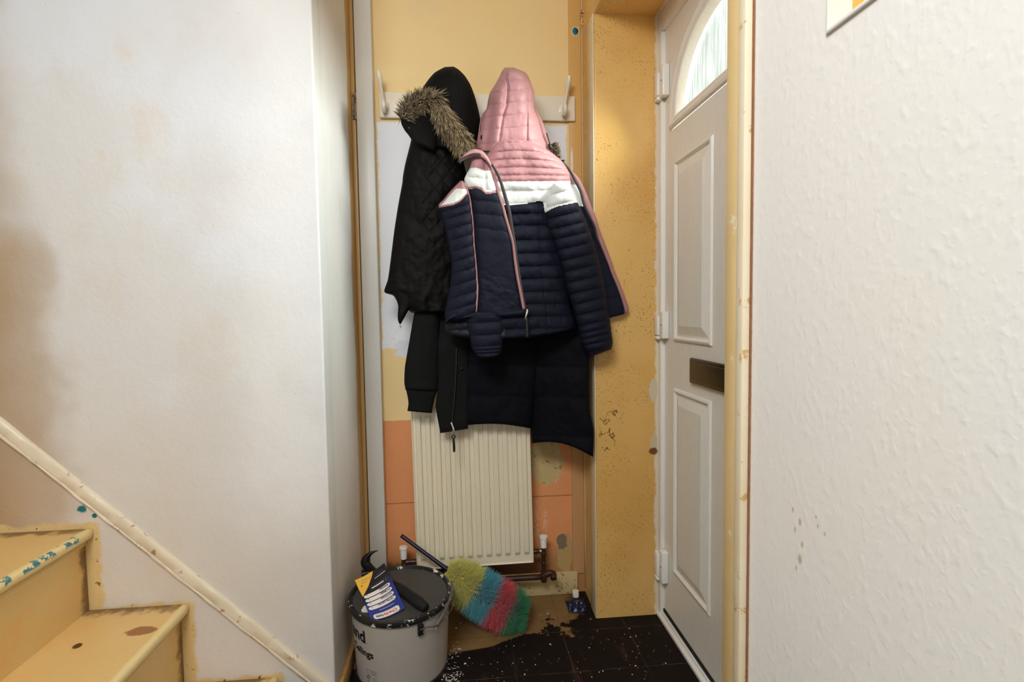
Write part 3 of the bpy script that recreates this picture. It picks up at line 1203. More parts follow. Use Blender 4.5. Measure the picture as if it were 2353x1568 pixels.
# ================================================================== coat rack
ZR0 = float(onY(1000, 272, YB-.018)[2])
ZR1 = float(onY(1000, 213, YB-.018)[2])
XR0 = float(onY(871, 240, YB-.018)[0])
XR1 = float(onY(1322, 245, YB-.018)[0])
rk = thing('coat_rack', 'cream painted coat rack board with metal hooks on the yellow rear wall', 'coat rack', ((XR0+XR1)/2, YB, ZR0))
bm = bmesh.new()
bbox(bm, (XR0, YB-.018, ZR0), (XR1, YB-.0062, ZR1), .0035, 3)
bm_obj('backboard', bm, M_RAIL, rk, smooth=True)


def hook(x, lean):
    """double coat hook: round backplate, tall prong with a bulb end, small lower prong"""
    zc = ZR0 + .038
    yb = YB-.018
    bp = [(.0002, -.002), (.016, -.002), (.0165, .0015), (.013, .003), (.0002, .0035)]
    mt = Matrix.Translation((x, yb, zc)) @ Matrix.Rotation(PI/2, 4, 'X') @ Matrix.Scale(1.25, 4, (0, 1, 0))
    h = lathe('hook', bp, M_HOOK, rk, 24, M_=mt)
    up = [(x, yb-.002, zc-.012), (x+lean*.1, yb-.014, zc+.005), (x+lean*.35, yb-.026, zc+.030), (x+lean*.75, yb-.036, zc+.068), (x+lean, yb-.046, zc+.094), (x+lean*1.03, yb-.049, zc+.102)]
    tube('prong', up, [.0060, .0058, .0054, .0052, .0056, .0088, .0096, .0050], M_HOOK, h, 12, 40)
    dn = [(x, yb-.002, zc-.004), (x, yb-.008, zc-.018), (x, yb-.020, zc-.026), (x+.001, yb-.032, zc-.016), (x+.001, yb-.036, zc+.004), (x+.001, yb-.036, zc+.010)]
    tube('prong', dn, [.0060, .0062, .0066, .0072, .0090, .0088, .0045], M_HOOK, h, 12, 36)
    for (sx_, sz_) in ((-.010, -.008), (.010, -.008), (.009, .010)):
        mt2 = Matrix.Translation((x+sx_, yb-.003, zc+sz_)) @ Matrix.Rotation(PI/2, 4, 'X')
        lathe('screw', [(.0001, 0), (.0030, 0), (.0026, .0012), (.0001, .0016)], M_HOOK, h, 12, M_=mt2)


for (hx, ln_) in ((884, -.012), (1035, 0), (1170, 0), (1294, .014)):
    hook(float(onY(hx, 240, YB-.02)[0]), ln_)

# ================================================================== radiator
YF = YB-.10
TL, TR, BR, BL = (943, 938), (1216.5, 925), (1227, 1294), (958, 1312)
rd = thing('radiator', 'cream ribbed panel radiator on the orange wall under the coats', 'radiator', tuple(onY(1090, 1300, YB-.05)))
NU, NV = 236, 60
uu = np.linspace(0, 1, NU+1)
vv = np.concatenate([np.linspace(0, .06, 10), np.linspace(.07, .90, 36), np.linspace(.905, 1, 15)])
NVv = len(vv)-1
UU, VV = np.meshgrid(uu, vv)


def quadpx(UU, VV):
    px_ = (TL[0]*(1-UU)+TR[0]*UU)*(1-VV) + (BL[0]*(1-UU)+BR[0]*UU)*VV
    py_ = (TL[1]*(1-UU)+TR[1]*UU)*(1-VV) + (BL[1]*(1-UU)+BR[1]*UU)*VV
    return px_, py_


NR = 12
ph = (UU*1.0 - .020)/.962*NR
fr_ = ph-np.floor(ph)
w_ = np.clip((.5-np.abs(fr_-.5)-.20)/.07, 0, 1)
w_ = w_*w_*(3-2*w_)
w_ = np.where((ph < 0) | (ph > NR), 0, w_)
ends = np.clip((VV-.045)/.02, 0, 1)*np.clip((.945-VV)/.022, 0, 1)
hgt = .0085*w_*ends
rim = np.minimum(np.minimum(UU, 1-UU)*.44, np.minimum(VV, 1-VV)*.6)
hgt = hgt + .005*np.clip((.0075-rim)/.003, 0, 1) - .006*np.clip((.002-rim)/.002, 0, 1)
pxx, pyy = quadpx(UU, VV)
P = onY(pxx, pyy, YF+.008)
P[..., 1] -= hgt
V = P.reshape(-1, 3)
Fc = [(i*(NU+1)+j, (i+1)*(NU+1)+j, (i+1)*(NU+1)+j+1, i*(NU+1)+j+1) for i in range(NVv) for j in range(NU)]
# returned edges
ring = [(0, j) for j in range(NU+1)] + [(i, NU) for i in range(1, NVv+1)] + [(NVv, j) for j in range(NU-1, -1, -1)] + [(i, 0) for i in range(NVv-1, 0, -1)]
b0 = len(V)
V = np.vstack([V, np.array([P[i, j]+np.array([0, .022, 0]) for (i, j) in ring])])
nr = len(ring)
for k in range(nr):
    a = ring[k]
    b = ring[(k+1) % nr]
    Fc.append((a[0]*(NU+1)+a[1], b0+k, b0+(k+1) % nr, b[0]*(NU+1)+b[1]))
fp = mesh_obj('front_panel', V, Fc, M_RAD, rd)
fp.data.set_sharp_from_angle(angle=math.radians(50))
cq = [onY(np.array(q[0], float), np.array(q[1], float), YF+.012) for q in (TL, TR, BR, BL)]
bm = bmesh.new()
bbox(bm, (cq[3][0]+.012, YF+.030, cq[2][2]+.014), (cq[2][0]-.012, YF+.052, cq[0][2]-.01), .006)
bm_obj('rear_panel', bm, M_RAD, rd, smooth=True)
for s in (.2, .8):
    xb = cq[3][0] + (cq[2][0]-cq[3][0])*s
    box_obj('wall_bracket', (xb-.015, YF+.052, cq[2][2]+.05), (xb+.015, YB-.0005, cq[0][2]-.05), M_RAD, rd)
# valves
for (vx, cap_t, cap_b, bot) in ((1249, 1231, 1258, 1330), (928, 1256, 1284, 1330)):
    yv = YF+.03
    p0 = onY(vx, cap_t, yv)
    p1 = onY(vx, cap_b, yv)
    hz = p0[2]-p1[2]
    z1 = p1[2]
    prof = [(.0001, z1-.055), (.0075, z1-.055), (.0075, z1-.035), (.0105, z1-.033), (.0105, z1-.018), (.0085, z1-.016), (.0090, z1), (.0001, z1+.001)]
    xc, yc = p1[0], yv
    vbo = lathe('valve', prof, M_PIPE, rd, 20, origin=(xc, yc, 0))
    lathe('valve_cap', [(.0001, z1), (.0112, z1), (.0128, z1+hz*.75), (.0150, z1+hz*.8), (.0150, z1+hz*.97), (.0001, z1+hz)], M_VALVE, vbo, 28, origin=(xc, yc, 0))
    xe = cq[2][0]-.004 if vx > 1100 else cq[3][0]+.004
    tube('union', [(xc, yc, z1-.014), (xe, yc, z1-.014)], [.0075, .0085, .010, .0085], M_PIPE, vbo, 14)
    sgn = 1 if vx > 1100 else -1
    xm = xc - sgn*.012
    tube('nut', [(xm-.004, yc, z1-.014), (xm+.004, yc, z1-.014)], .0108, M_CHROME if sgn > 0 else M_PIPE, vbo, 6)

# pipe along the wall
pp_ = thing('heating_pipe', 'dark brown pipe running along the wall below the radiator', 'pipe', tuple(onY(1180, 1330, YB-.06)))
yp = YF+.03
pr = onY(1249, 1330, yp)
pe_ = onY(1270, 1322, yp)
pl = onY(930, 1345, yp)
tube('pipe', [tuple(pl), tuple(onY(1249, 1326, yp))], .0105, M_PIPE, pp_, 14)
xr = float(onY(1249, 1258, yp)[0])
tube('riser_pipe', [(xr, yp, onY(1249, 1258, yp)[2]-.054), (xr, yp, pr[2]-.012)], [.0085, .0085, .0085, .0115, .0125, .0105], M_PIPE, pp_, 16, 20)
xl = float(onY(928, 1284, yp)[0])
tube('riser_pipe', [(xl, yp, onY(928, 1284, yp)[2]-.054), (xl, yp, pl[2])], .0085, M_PIPE, pp_, 14)
tube('elbow', [tuple(onY(1246, 1324, yp)), tuple(onY(1262, 1318, yp-.004)), tuple(onY(1271, 1320, yp-.012)), tuple(onY(1272, 1330, yp-.03))], [.0115, .0125, .0125, .0115], M_PIPE, pp_, 16, 20)

# old hinge and latch on the porch woodwork
hg = thing('steel_hinge', 'old painted steel hinge on the edge of the white corner board', 'hinge', tuple(onY(820, 245, YB-.03)))
zt_, zb_ = float(onY(820, 213, YB-.034)[2]), float(onY(820, 274, YB-.034)[2])
box_obj('hinge_leaf', (Xw1-.0145, YB-.0275, zb_), (Xw1-.0015, YB-.0255, zt_), M_HINGE_OLD, hg)
tube('knuckle', [(Xw1-.0035, YB-.031, zb_), (Xw1-.0035, YB-.031, zt_)], .0036, M_HINGE_OLD, hg, 12)

lc = thing('brass_catch', 'small worn brass catch at the top of the porch corner beading', 'catch', tuple(onY(1341, 40, YB-.02)))
q = lambda x, y, Y: tuple(onY(x, y, Y))
a = onY(1341, 30, YB-.018)
box_obj('plate', (a[0]-.010, YB-.0215, a[2]-.010), (a[0]+.008, YB-.0165, a[2]+.010), M_BRASS, lc, bevel=.002)
tube('staple', [q(1335, 33, YB-.018), q(1337, 27, YB-.034), q(1345, 28, YB-.036), q(1350, 33, YB-.020)], .0030, M_BRASS, lc, 10)
tube('ring', [q(1342, 32, YB-.036), q(1340, 42, YB-.036), q(1335, 55, YB-.032), q(1343, 55, YB-.036), q(1348, 50, YB-.040), q(1346, 38, YB-.038)], .0026, M_BRASS, lc, 10)

# ================================================================== coats
A_ = np.array


def up_at(x, y, Y):
    return tuple(onY(x, y, Y))


# ---- black parka with a fur trimmed hood
pk = thing('parka', 'black parka with brown fur trimmed hood on the left of the coat rack', 'coat', up_at(1000, 700, 1.80), 'coats on the rack')


def diamond(PX, PY, T, U):
    a = (PX + PY*.85)/37.0
    b = (PX - PY*.85)/37.0
    da = np.abs(a-np.round(a))
    db = np.abs(b-np.round(b))
    g = np.exp(-(da/.05)**2) + np.exp(-(db/.05)**2)
    m = np.clip((PX-965)/20, 0, 1)*np.clip((620-PY)/120, 0, 1)*.8
    puff = np.sqrt(np.clip(np.minimum(da, db)*2, 0, 1))*.0035
    return m*(puff - .0022*g) + .006*fbm(PX/34, PY/60, 5) + .0025*vnoise(PX/9, PY/22, 8)


pbody = garment('body', pk, M_PARKA,
                [(962, 262), (950, 290), (945, 320), (939, 345), (931, 377), (926, 404), (924, 423), (915, 471), (906, 529), (897, 602), (891, 643), (883, 671), (904, 680), (917, 699), (946, 719)],
                [(1000, 262), (1030, 300), (1056, 345), (1072, 400), (1080, 470), (1075, 560), (1062, 640), (1050, 690), (1044, 722)],
                1.835, .060, .03, 190, 120, diamond, pw=2.6, rtop=.08, rbot=.015, wr=.006, seed=3)
garment('zip_flap', pk, M_PARKA,
        [(898, 636), (905, 668), (911, 690), (915, 703), (914, 722), (914, 734), (917, 744)],
        [(962, 640), (958, 690), (948, 706), (939, 713), (931, 727), (925, 738), (921, 745)],
        1.80, .016, .014, 60, 30, lambda PX, PY, T, U: .004*vnoise(PX/8, PY/20, 4), pw=2.4, rbot=.02)
ptube('zip_pull', [(918, 743), (919, 748), (917, 752), (921, 753), (920, 747)], 1.795, .0016, M_CHROME, pk, seg=8, n=16)


def hoodseam(PX, PY, T, U):
    x = 1046 + (PY-150)*.10
    return -.004*np.exp(-((PX-x)/3.0)**2) + .004*fbm(PX/40, PY/70, 2)


garment('hood', pk, M_PARKAH,
        [(1022, 154), (1000, 166), (985, 182), (974, 198), (966, 214), (958, 235), (955, 262), (960, 300), (968, 340)],
        [(1042, 153), (1054, 160), (1068, 174), (1081, 195), (1090, 218.6), (1098, 247), (1103.5, 276), (1101, 297), (1094, 330), (1084, 350)],
        1.835, .085, .085, 110, 90, hoodseam, pw=2.2, rtop=.16, rbot=.05, wr=.004, seed=9)
# turned-out corner of the hood opening with its press stud
garment('hood_tab', pk, M_PARKAH,
        [(930, 266), (922, 272), (922, 284), (930, 300), (938, 310), (946, 322)],
        [(1000, 262), (1002, 280), (1004, 300), (1004, 318), (1002, 334), (998, 348)],
        1.755, .022, .03, 50, 40, None, pw=2.4, rtop=.12, rbot=.1)
mt = Matrix.Translation(Vector(up_at(940, 294, 1.738))) @ Matrix.Rotation(PI/2, 4, 'X')
lathe('press_stud', [(.0001, 0), (.0034, 0), (.0034, .0012), (.0024, .0018), (.0020, .0010), (.0001, .0010)], M_HAMMER, pk, 20, M_=mt)

fur_c = [(928, 276), (938, 254), (953, 240), (972, 233), (990, 233), (1005, 243), (1016, 262), (1028, 284), (1044, 303), (1060, 322), (1070, 340)]
fpth = smooth_path(fur_c, 260)
fr_r = np.interp(np.linspace(0, 1, 260), [0, .15, .4, .7, 1], [12, 18, 21, 24, 20])


def fur_band(name, parent, pix, radii, Y, n, dfun, lfun, pal, width=.0011):
    n0 = len(pix)
    roots, dirs, lens, cc = [], [], [], []
    scale = Y/F
    C3 = onY(pix[:, 0], pix[:, 1], np.full(n0, Y))
    R3 = radii*scale
    Tn = np.gradient(C3, axis=0)
    Tn /= np.linalg.norm(Tn, axis=1)[:, None]
    for _ in range(n):
        i = rng.integers(0, n0)
        th = rng.uniform(0, 2*PI)
        if math.cos(th) < -.6:
            th += PI
        b = np.cross(Tn[i], [0, -1, 0])
        b /= np.linalg.norm(b)
        f = np.cross(b, Tn[i])
        if f[1] > 0:
            f = -f
        nrm_ = math.cos(th)*f + math.sin(th)*b
        roots.append(C3[i] + nrm_*R3[i]*.72)
        dirs.append(dfun(i/n0, nrm_, Tn[i], b))
        lens.append(lfun(i/n0))
        k = rng.random()
        c = pal[rng.integers(0, len(pal))]
        sh = .75+.5*k
        cc.append((A_(c[0])*sh, A_(c[1])*sh))
    # core under the hairs
    cv, cf = [], []
    sg = 14
    st_ = list(range(0, n0, 4))
    for i in st_:
        b = np.cross(Tn[i], [0, -1, 0])
        b /= np.linalg.norm(b)
        f = np.cross(b, Tn[i])
        ek = min(1, min(i, n0-1-i)/12+.25)
        for k in range(sg):
            a = 2*PI*k/sg
            cv.append(C3[i] + (math.cos(a)*f+math.sin(a)*b)*R3[i]*.74*ek)
    for i in range(len(st_)-1):
        for k in range(sg):
            a0, a1 = i*sg+k, i*sg+(k+1) % sg
            cf.append((a0, a1, a1+sg, a0+sg))
    cf.append(tuple(range(sg)))
    cf.append(tuple((len(st_)-1)*sg+k for k in range(sg-1, -1, -1)))
    return strands(name, parent, M_FUR if 'fur' in name else M_FLUFF, roots, dirs, lens, cc, width, .25, 4, .28, (cv, cf, A_(pal[0][0])*.7))


furpal = [(S(48, 35, 22), S(170, 142, 96)), (S(38, 28, 18), S(104, 80, 48)), (S(70, 52, 32), S(232, 210, 168)), (S(32, 24, 15), S(70, 52, 32)), (S(52, 38, 24), S(196, 168, 120))]
fur_band('fur_trim', pk, fpth, fr_r, 1.742, 3800,
         lambda t_, nn, tt, b: nn*.55 + A_([.10, -.1, -.75 if t_ > .42 else .05]) + tt*(.55 if t_ > .3 else .25),
         lambda t_: rng.uniform(.026, .046) if t_ > .4 else rng.uniform(.018, .034), furpal, .0013)

# ---- charcoal zipped jersey underneath
hj = thing('zip_hoodie', 'charcoal jersey hoodie with long ribbed cuff hanging below the black parka', 'hoodie', up_at(1000, 900, 1.82), 'coats on the rack')
garment('body', hj, M_CHAR,
        [(1002, 330), (990, 420), (985, 560), (995, 700), (1004, 800), (1006, 885), (1001, 930), (1004, 954), (1012, 996)],
        [(1060, 330), (1070, 420), (1072, 560), (1074, 700), (1076, 800), (1076, 900), (1076, 950), (1075, 986)],
        lambda T, U: 1.888 - .073*np.clip((T-.5)/.2, 0, 1), .016, .012, 110, 40, lambda PX, PY, T, U: .004*fbm(PX/30, PY/90, 6), pw=3, rbot=.006)
slv = garment('sleeve', hj, M_CHAR,
              [(962, 640), (955, 700), (948, 740), (939, 793), (930.6, 842), (929, 879), (932, 897)],
              [(1010, 640), (1010, 700), (1010, 760), (1010, 820), (1009, 870), (1006, 884), (1005, 900)],
              lambda T, U: 1.885 - .060*np.clip(T/.4, 0, 1), .036, .022, 80, 44, lambda PX, PY, T, U: .005*fbm(PX/26, PY/60, 3) + .002*np.exp(-((PY-890)/5)**2), pw=2.3, rbot=.01)
garment('cuff', slv, M_CHAR,
        [(933, 895), (936.7, 913), (938.5, 928), (936, 945)],
        [(1005, 898), (999, 915), (995, 932), (992, 950)],
        1.825, .030, .020, 30, 60, lambda PX, PY, T, U: .0012*np.sin(U*2*PI*22), pw=2.3, rtop=.12, rbot=.05, wr=.001)
zp = ptube('zip', [(1049, 800), (1048, 850), (1045, 905), (1041, 950), (1039, 975)], 1.793, .0028, M_BLACK, hj, seg=8)
zs = ptube('zip_slider', [(1037, 971), (1039, 977), (1042, 985), (1043, 996)], [1.788, 1.785, 1.783, 1.783], [.0042, .0030, .0042, .0048], M_CHROME, hj, seg=12, n=20)
ptube('zip_ring', [(1038, 1004), (1042, 1000), (1046, 1004), (1042, 1009), (1038, 1004)], 1.782, .0020, M_BLACK, zs, seg=8, n=24)
ptube('zip_pull', [(1042, 1008), (1043, 1020), (1043.5, 1032), (1043.5, 1039)], 1.782, [.0034, .0040, .0044, .0038], M_BLACK, zs, seg=12, n=20, flat=.6)
for (sx0, sy0, rr) in ((1060, 847, .0035), (1053, 969, .0016)):
    mt = Matrix.Translation(Vector(up_at(sx0, sy0, 1.7955))) @ Matrix.Rotation(PI/2, 4, 'X')
    lathe('press_stud', [(.0001, 0), (rr, 0), (rr, .0012), (rr*.6, .0016), (.0001, .0014)], M_HAMMER, hj, 16, M_=mt)

# ---- long navy-black quilted coat at the back
lc_ = thing('long_coat', 'long black navy quilted coat hanging lowest in front of the radiator', 'coat', up_at(1200, 980, 1.86), 'coats on the rack')
big = puffs([300, 390, 470, 550, 630, 700, 770, 840, 910, 1000, 1090], .007, .02, 1100, .001, 3)
garment('body', lc_, M_COAT,
        [(1150, 330), (1112, 420), (1075, 560), (1050, 740), (1047, 850), (1048, 930), (1060, 968), (1074, 977)],
        [(1232, 330), (1262, 420), (1290, 560), (1262, 720), (1238, 850), (1228, 930), (1222, 970), (1219, 985)],
        lambda T, U: 1.890 - .048*np.clip((T-.2)/.3, 0, 1), .030, .008, 150, 70, big, pw=3.2, rbot=.01, sag=-6, wr=.005, seed=4)
garment('front_skirt', lc_, M_COAT,
        [(1190, 560), (1196, 700), (1204, 850), (1218, 960), (1222, 1019)],
        [(1318, 560), (1340, 700), (1352, 790), (1354, 833), (1354, 932), (1364, 988), (1363, 1051)],
        lambda T, U: 1.878 - .015*T - U*(.085+.025*T), .022, .006, 130, 60, big, pw=3.0, rbot=.01, sag=-15, wr=.006, seed=6)
tuft = smooth_path([(1268, 332), (1272, 342), (1275, 352), (1275, 360)], 40)
fur_band('fur_trim', lc_, tuft, np.full(40, 8.0), 1.79, 420, lambda t_, nn, tt, b: nn*.5 + A_([.55, -.1, -.1]), lambda t_: rng.uniform(.010, .020), furpal, .0009)
garment('hood', lc_, M_COAT, [(1160, 240), (1130, 290), (1125, 345)], [(1200, 240), (1240, 290), (1265, 345)], 1.90, .018, .02, 30, 30, None, rtop=.3)
garment('collar_tip', lc_, M_COAT, [(1284, 369), (1288, 376), (1294, 386)], [(1297, 367), (1296, 376), (1296, 386)], 1.80, .008, .008, 14, 14, None, rtop=.05, rbot=.05)

# ---- pink, white and navy puffer jacket in front
pj = thing('puffer_jacket', 'pink, white and navy padded jacket hanging in front by its pink hood', 'jacket', up_at(1200, 780, 1.74), 'coats on the rack')
MJ = [M_PINK, M_WHITE, M_NAVY, M_PINKD, M_LINING]

hq = puffs([150, 181, 206, 233, 261, 290, 322, 350], .0055, -.10, 1210, .0012, 7, .5)
hs1 = crease([1167, 1163.6, 1168, 1165, 1155, 1147], [156, 179, 199, 240, 274, 330], .007, 2.6)
hs2 = crease([1211, 1212, 1212, 1211], [172, 211, 260, 330], .006, 2.2)


def hood_fold(PX, PY, T, U):
    return .012*np.exp(-((PX-(1150-(PY-200)*.10))/13)**2)*np.clip((PY-170)/40, 0, 1) - .010*np.exp(-((PX-(1130-(PY-230)*.12))/9)**2)*np.clip((PY-190)/40, 0, 1)


garment('hood', pj, MJ,
        [(1160, 155), (1153, 164), (1147, 177), (1137, 195), (1126, 213), (1121.6, 229), (1118, 249), (1110, 261), (1104.6, 279), (1098, 310), (1095, 335), (1099, 350)],
        [(1180, 155), (1206, 166), (1214, 175), (1221, 192), (1227.5, 211), (1228, 247), (1233, 262), (1239, 277), (1246, 306), (1255, 329), (1262, 350)],
        1.79, .085, .075, 170, 120, add_q(hq, hs1, hs2, hood_fold), pw=2.3, rtop=.10, rbot=.02, wr=.004, seed=2)
garment('hood_facing', pj, M_PINKD,
        [(1224, 244), (1232, 270), (1240, 306), (1248, 330), (1258, 352)],
        [(1228.5, 246), (1246, 277), (1256, 304), (1265, 326), (1271, 348)],
        1.79, .016, .02, 50, 16, lambda PX, PY, T, U: .003*vnoise(PX/6, PY/9, 3), pw=2.2)

# back of the jacket
bandx = [1140, 1166, 1205, 1240, 1248, 1252, 1258, 1330]
bandy = [471.6, 471.6, 468.6, 462, 464, 488, 500, 500]


def jcol(x, y, u):
    n = np.interp(x, bandx, bandy)
    c = np.zeros_like(x)
    c = np.where(y > 416.5, 1, c)
    c = np.where(y > n, 2, c)
    c = np.where((y > 744) & (x < 1160), 4, c)
    return c


seams = [300, 322, 347, 362, 383, 401, 417, 439, 467, 492, 519, 553, 583, 613, 642, 672, 701, 729, 757, 785]
bq = puffs(seams, .0085, -.02, 1200, .0016, 11, .5)
ycurve = lambda PX, PY, T, U: 0
pinkarc = puffs([300, 327, 347, 366, 385, 403, 417, 439, 468, 492, 519, 553, 583, 613, 642, 672, 701, 729, 757, 785], .0110, -.015, 1190, .0020, 11, .5)


def arc_q(PX, PY, T, U):
    sagy = np.where(PY < 417, ((PX-1185)/60.0)**2*4.5*np.clip((417-PY)/60, 0, 1), 0)
    return pinkarc(PX, PY - sagy, T, U)*np.where(PY < 417, .62, np.where(PY < 470, .75, 1.0))


vs = crease([1235, 1237, 1244, 1255, 1260], [470, 520, 645, 703, 765], .004, 2.2)
garment('body', pj, MJ,
        [(1132, 328), (1123, 350), (1100, 385), (1082, 420), (1062, 480), (1050, 560), (1046, 640), (1034, 700), (1023, 742), (1025, 760), (1037, 771)],
        [(1226, 328), (1256, 343), (1276, 357), (1294, 374), (1308, 398), (1311, 425), (1308, 480), (1302, 560), (1302, 640), (1310, 700), (1321, 735), (1324, 756)],
        1.735, .050, .03, 260, 160, add_q(arc_q, vs), jcol, pw=3.0, rtop=.015, rbot=.012, sag=17, arch=-9, wr=.006, seed=5)

# right sleeve
sl_l = [503-26*1, 503, 530, 555, 581, 608, 635, 662, 690, 716, 742, 768, 788, 800, 812]
slq = puffs([418, 449, 476] + [503, 530, 555, 581, 608, 635, 662, 690, 716, 742, 768, 786, 800, 815, 830], .0115, -.24, 1262, .0010, 13, .45)


def scol(x, y, u):
    n = np.interp(x, [1245, 1253, 1268, 1282, 1306, 1327, 1340], [492, 488.6, 480, 474, 469, 465, 463])
    return np.where(y > n, 2, 1)


garment('sleeve', pj, MJ,
        [(1273, 419), (1263, 445), (1253, 470), (1250.5, 489), (1257, 528), (1270, 556), (1286, 603), (1296, 640), (1304, 674), (1314, 703), (1321, 730), (1328, 749), (1333, 778), (1341, 801), (1354, 822)],
        [(1309, 418), (1317, 442), (1327, 465), (1336, 483), (1347, 508), (1357, 535), (1366, 562), (1374, 589), (1382, 618), (1388, 647), (1393, 676), (1397, 703), (1401, 731), (1404, 756), (1408, 787), (1405, 803)],
        lambda T, U: 1.700 + .028*T, .048, .030, 220, 90, slq, scol, pw=2.2, rtop=.03, rbot=.02, wr=.004, seed=8)

# right front edge showing behind the sleeve
fl = [(1292, 372), (1309, 392), (1320, 412), (1334, 440), (1341, 467), (1352, 492), (1366, 521), (1372, 546), (1386, 580), (1398, 610), (1407, 634), (1418, 660), (1427, 685), (1434, 708), (1435, 722)]
garment('right_front', pj, MJ,
        [(1284, 380), (1292, 420), (1300, 480), (1318, 560), (1350, 640), (1376, 690), (1392, 733)],
        fl, lambda T, U: 1.762 - .004*T, .010, .010, 150, 40,
        puffs([380, 425, 473, 500, 527, 555, 583, 611, 640, 668, 697, 735], .003, -.15, 1340, .0006),
        lambda x, y, u: np.where(y < 424, 0, np.where(y < 474, 1, 2)), pw=5, rtop=.01, rbot=.008, wr=.003)
garment('binding', pj, M_PINKD,
        [(x-1, y) for (x, y) in fl[1:-1]] + [(1436, 721)],
        [(1315, 394), (1330, 409), (1344, 436), (1357, 468), (1369, 499), (1379, 531), (1391, 562), (1404, 597), (1412, 622), (1424, 650), (1434, 676), (1444, 708), (1444, 714)],
        lambda T, U: 1.766 - .004*T, .010, .006, 120, 10, lambda PX, PY, T, U: .002*vnoise(PX/12, PY/12, 2), pw=2.4, rtop=.01, rbot=.01)
ptube('zip', fl[:10], 1.744, [.0040, .0046, .0042, .0030, .0012], M_ZIP, pj, seg=8, n=60)

# left front, turned towards the room: side piece, chest and pocket panel
pipeL = [(1064.5, 421), (1073, 436), (1079, 459), (1084, 494), (1086.5, 525), (1088, 560), (1093, 614), (1095, 646), (1096.5, 662), (1095, 696), (1093, 717)]
pipeR = [(1110, 361), (1127, 384), (1138, 415), (1146, 446), (1155, 474), (1164, 506), (1171.5, 532), (1179, 559), (1184, 601), (1189, 635), (1196, 671), (1203.6, 711)]


def side_col(x, y, u):
    top = np.interp(x, [1005, 1009, 1019, 1032, 1044, 1056, 1064, 1075], [472, 468, 460, 444, 431, 418, 415, 415])
    low = np.interp(x, [1005, 1009, 1042, 1059, 1072, 1080], [474, 473, 467, 458, 443, 436])
    c = np.where(y < top + 6.5, 3, 1)
    c = np.where((y < 434) & (x > 1040), 3, c)
    c = np.where((y > low) & (y <= low+4.5), 3, c)
    return np.where(y > low+4.5, 2, c)


sq = puffs([440, 468, 487, 513, 539, 565, 590, 617, 645, 673, 700, 722, 745], .0065, -.30, 1085, .0009, 21, .5)
garment('sleeve', pj, MJ,
        [(1058, 416), (1044, 430), (1032, 443), (1019, 459.5), (1009, 469), (1009.5, 479), (1015, 494), (1021, 516), (1030, 560), (1036, 596), (1037.5, 622), (1034, 658), (1027, 694), (1022, 721), (1024, 741)],
        [(1064, 415), (1069, 424), (1075, 438), (1081, 459), (1086, 494), (1088.5, 525), (1090, 560), (1095, 614), (1097, 646), (1098, 662), (1097, 696), (1096, 718), (1096, 731)],
        lambda T, U: 1.705 - .020*U, .034, .03, 190, 70, sq, side_col, pw=2.4, rtop=.02, rbot=.02, wr=.004, seed=14)


def chest_col(x, y, u):
    w0 = np.interp(x, [1066, 1078, 1095, 1105, 1114, 1129, 1150], [389, 387, 385.5, 389, 393, 391, 390])
    w1 = np.interp(x, [1066, 1075, 1094, 1105.6, 1117, 1142, 1160], [432, 430.5, 427.5, 431, 441, 438, 437])
    c = np.where(y > w0, 1, 0)
    c = np.where(y > w1, 3, c)
    return np.where(y > w1+5, 2, c)


def chest_q(PX, PY, T, U):
    a = puffs([360, 388, 410, 436, 462, 492, 526, 560], .004, .12, 1110, .0012, 5, .6)(PX, PY, T, U)
    a = a*np.clip((560-PY)/40, 0, 1)
    lw = np.clip((PY-600)/60, 0, 1)
    b = .0045*fbm(PX/24+PY/50, PY/16-PX/40, 12)*lw + .002*fbm(PX/30, PY/40, 3)
    fold = -.004*np.exp(-(((PX-1116)-(PY-415)*.02)/4)**2)*np.clip((450-PY)/20, 0, 1)
    return a + b + fold


garment('left_front', pj, MJ,
        [(1085, 364), (1079, 387), (1073, 398), (1067, 412), (1069, 426), (1075, 437), (1081, 459), (1086, 494), (1088.5, 525), (1090, 560), (1095, 614), (1097, 646), (1098, 662), (1097, 696), (1095, 717), (1094, 731)],
        pipeR + [(1206, 727)],
        1.682, .022, .016, 220, 100, chest_q, chest_col, pw=3.2, rtop=.02, rbot=.01, wr=.002, seed=15)
ptube('piping', pipeL, [1.664, 1.668, 1.670, 1.672, 1.673, 1.673, 1.673, 1.672, 1.671, 1.671, 1.672], .0042, M_PINKD, pj, seg=10, n=90)
ptube('piping', pipeR, 1.668, .0046, M_PINKD, pj, seg=10, n=90)
zipp = [(1054, 374), (1061, 366), (1070, 361), (1080, 356.5), (1091, 354), (1103, 355), (1117, 363), (1132, 381), (1144, 401), (1153, 425), (1161, 452), (1170, 485), (1176, 523), (1182, 559), (1187, 596), (1193, 631), (1201, 674), (1208, 710)]
ptube('zip', zipp, [1.640]*5 + [1.645, 1.65, 1.655, 1.660, 1.664] + [1.668]*8, [.0030, .0036, .0040, .0052, .0056, .0054, .0048, .0038, .0030], M_ZIP, pj, seg=10, n=120, flat=.7)
garment('collar', pj, M_PINK,
        [(1054, 372.5), (1065, 357), (1078, 346.5), (1091, 342.5), (1108, 347), (1119, 358), (1130, 377)],
        [(1055, 375), (1068, 366.5), (1082, 362), (1092, 359), (1104, 361), (1116, 370), (1128, 385)],
        1.655, .012, .02, 80, 24, lambda PX, PY, T, U: .002*vnoise(PX/10, PY/8, 6), pw=2.2, rtop=.03, rbot=.03)
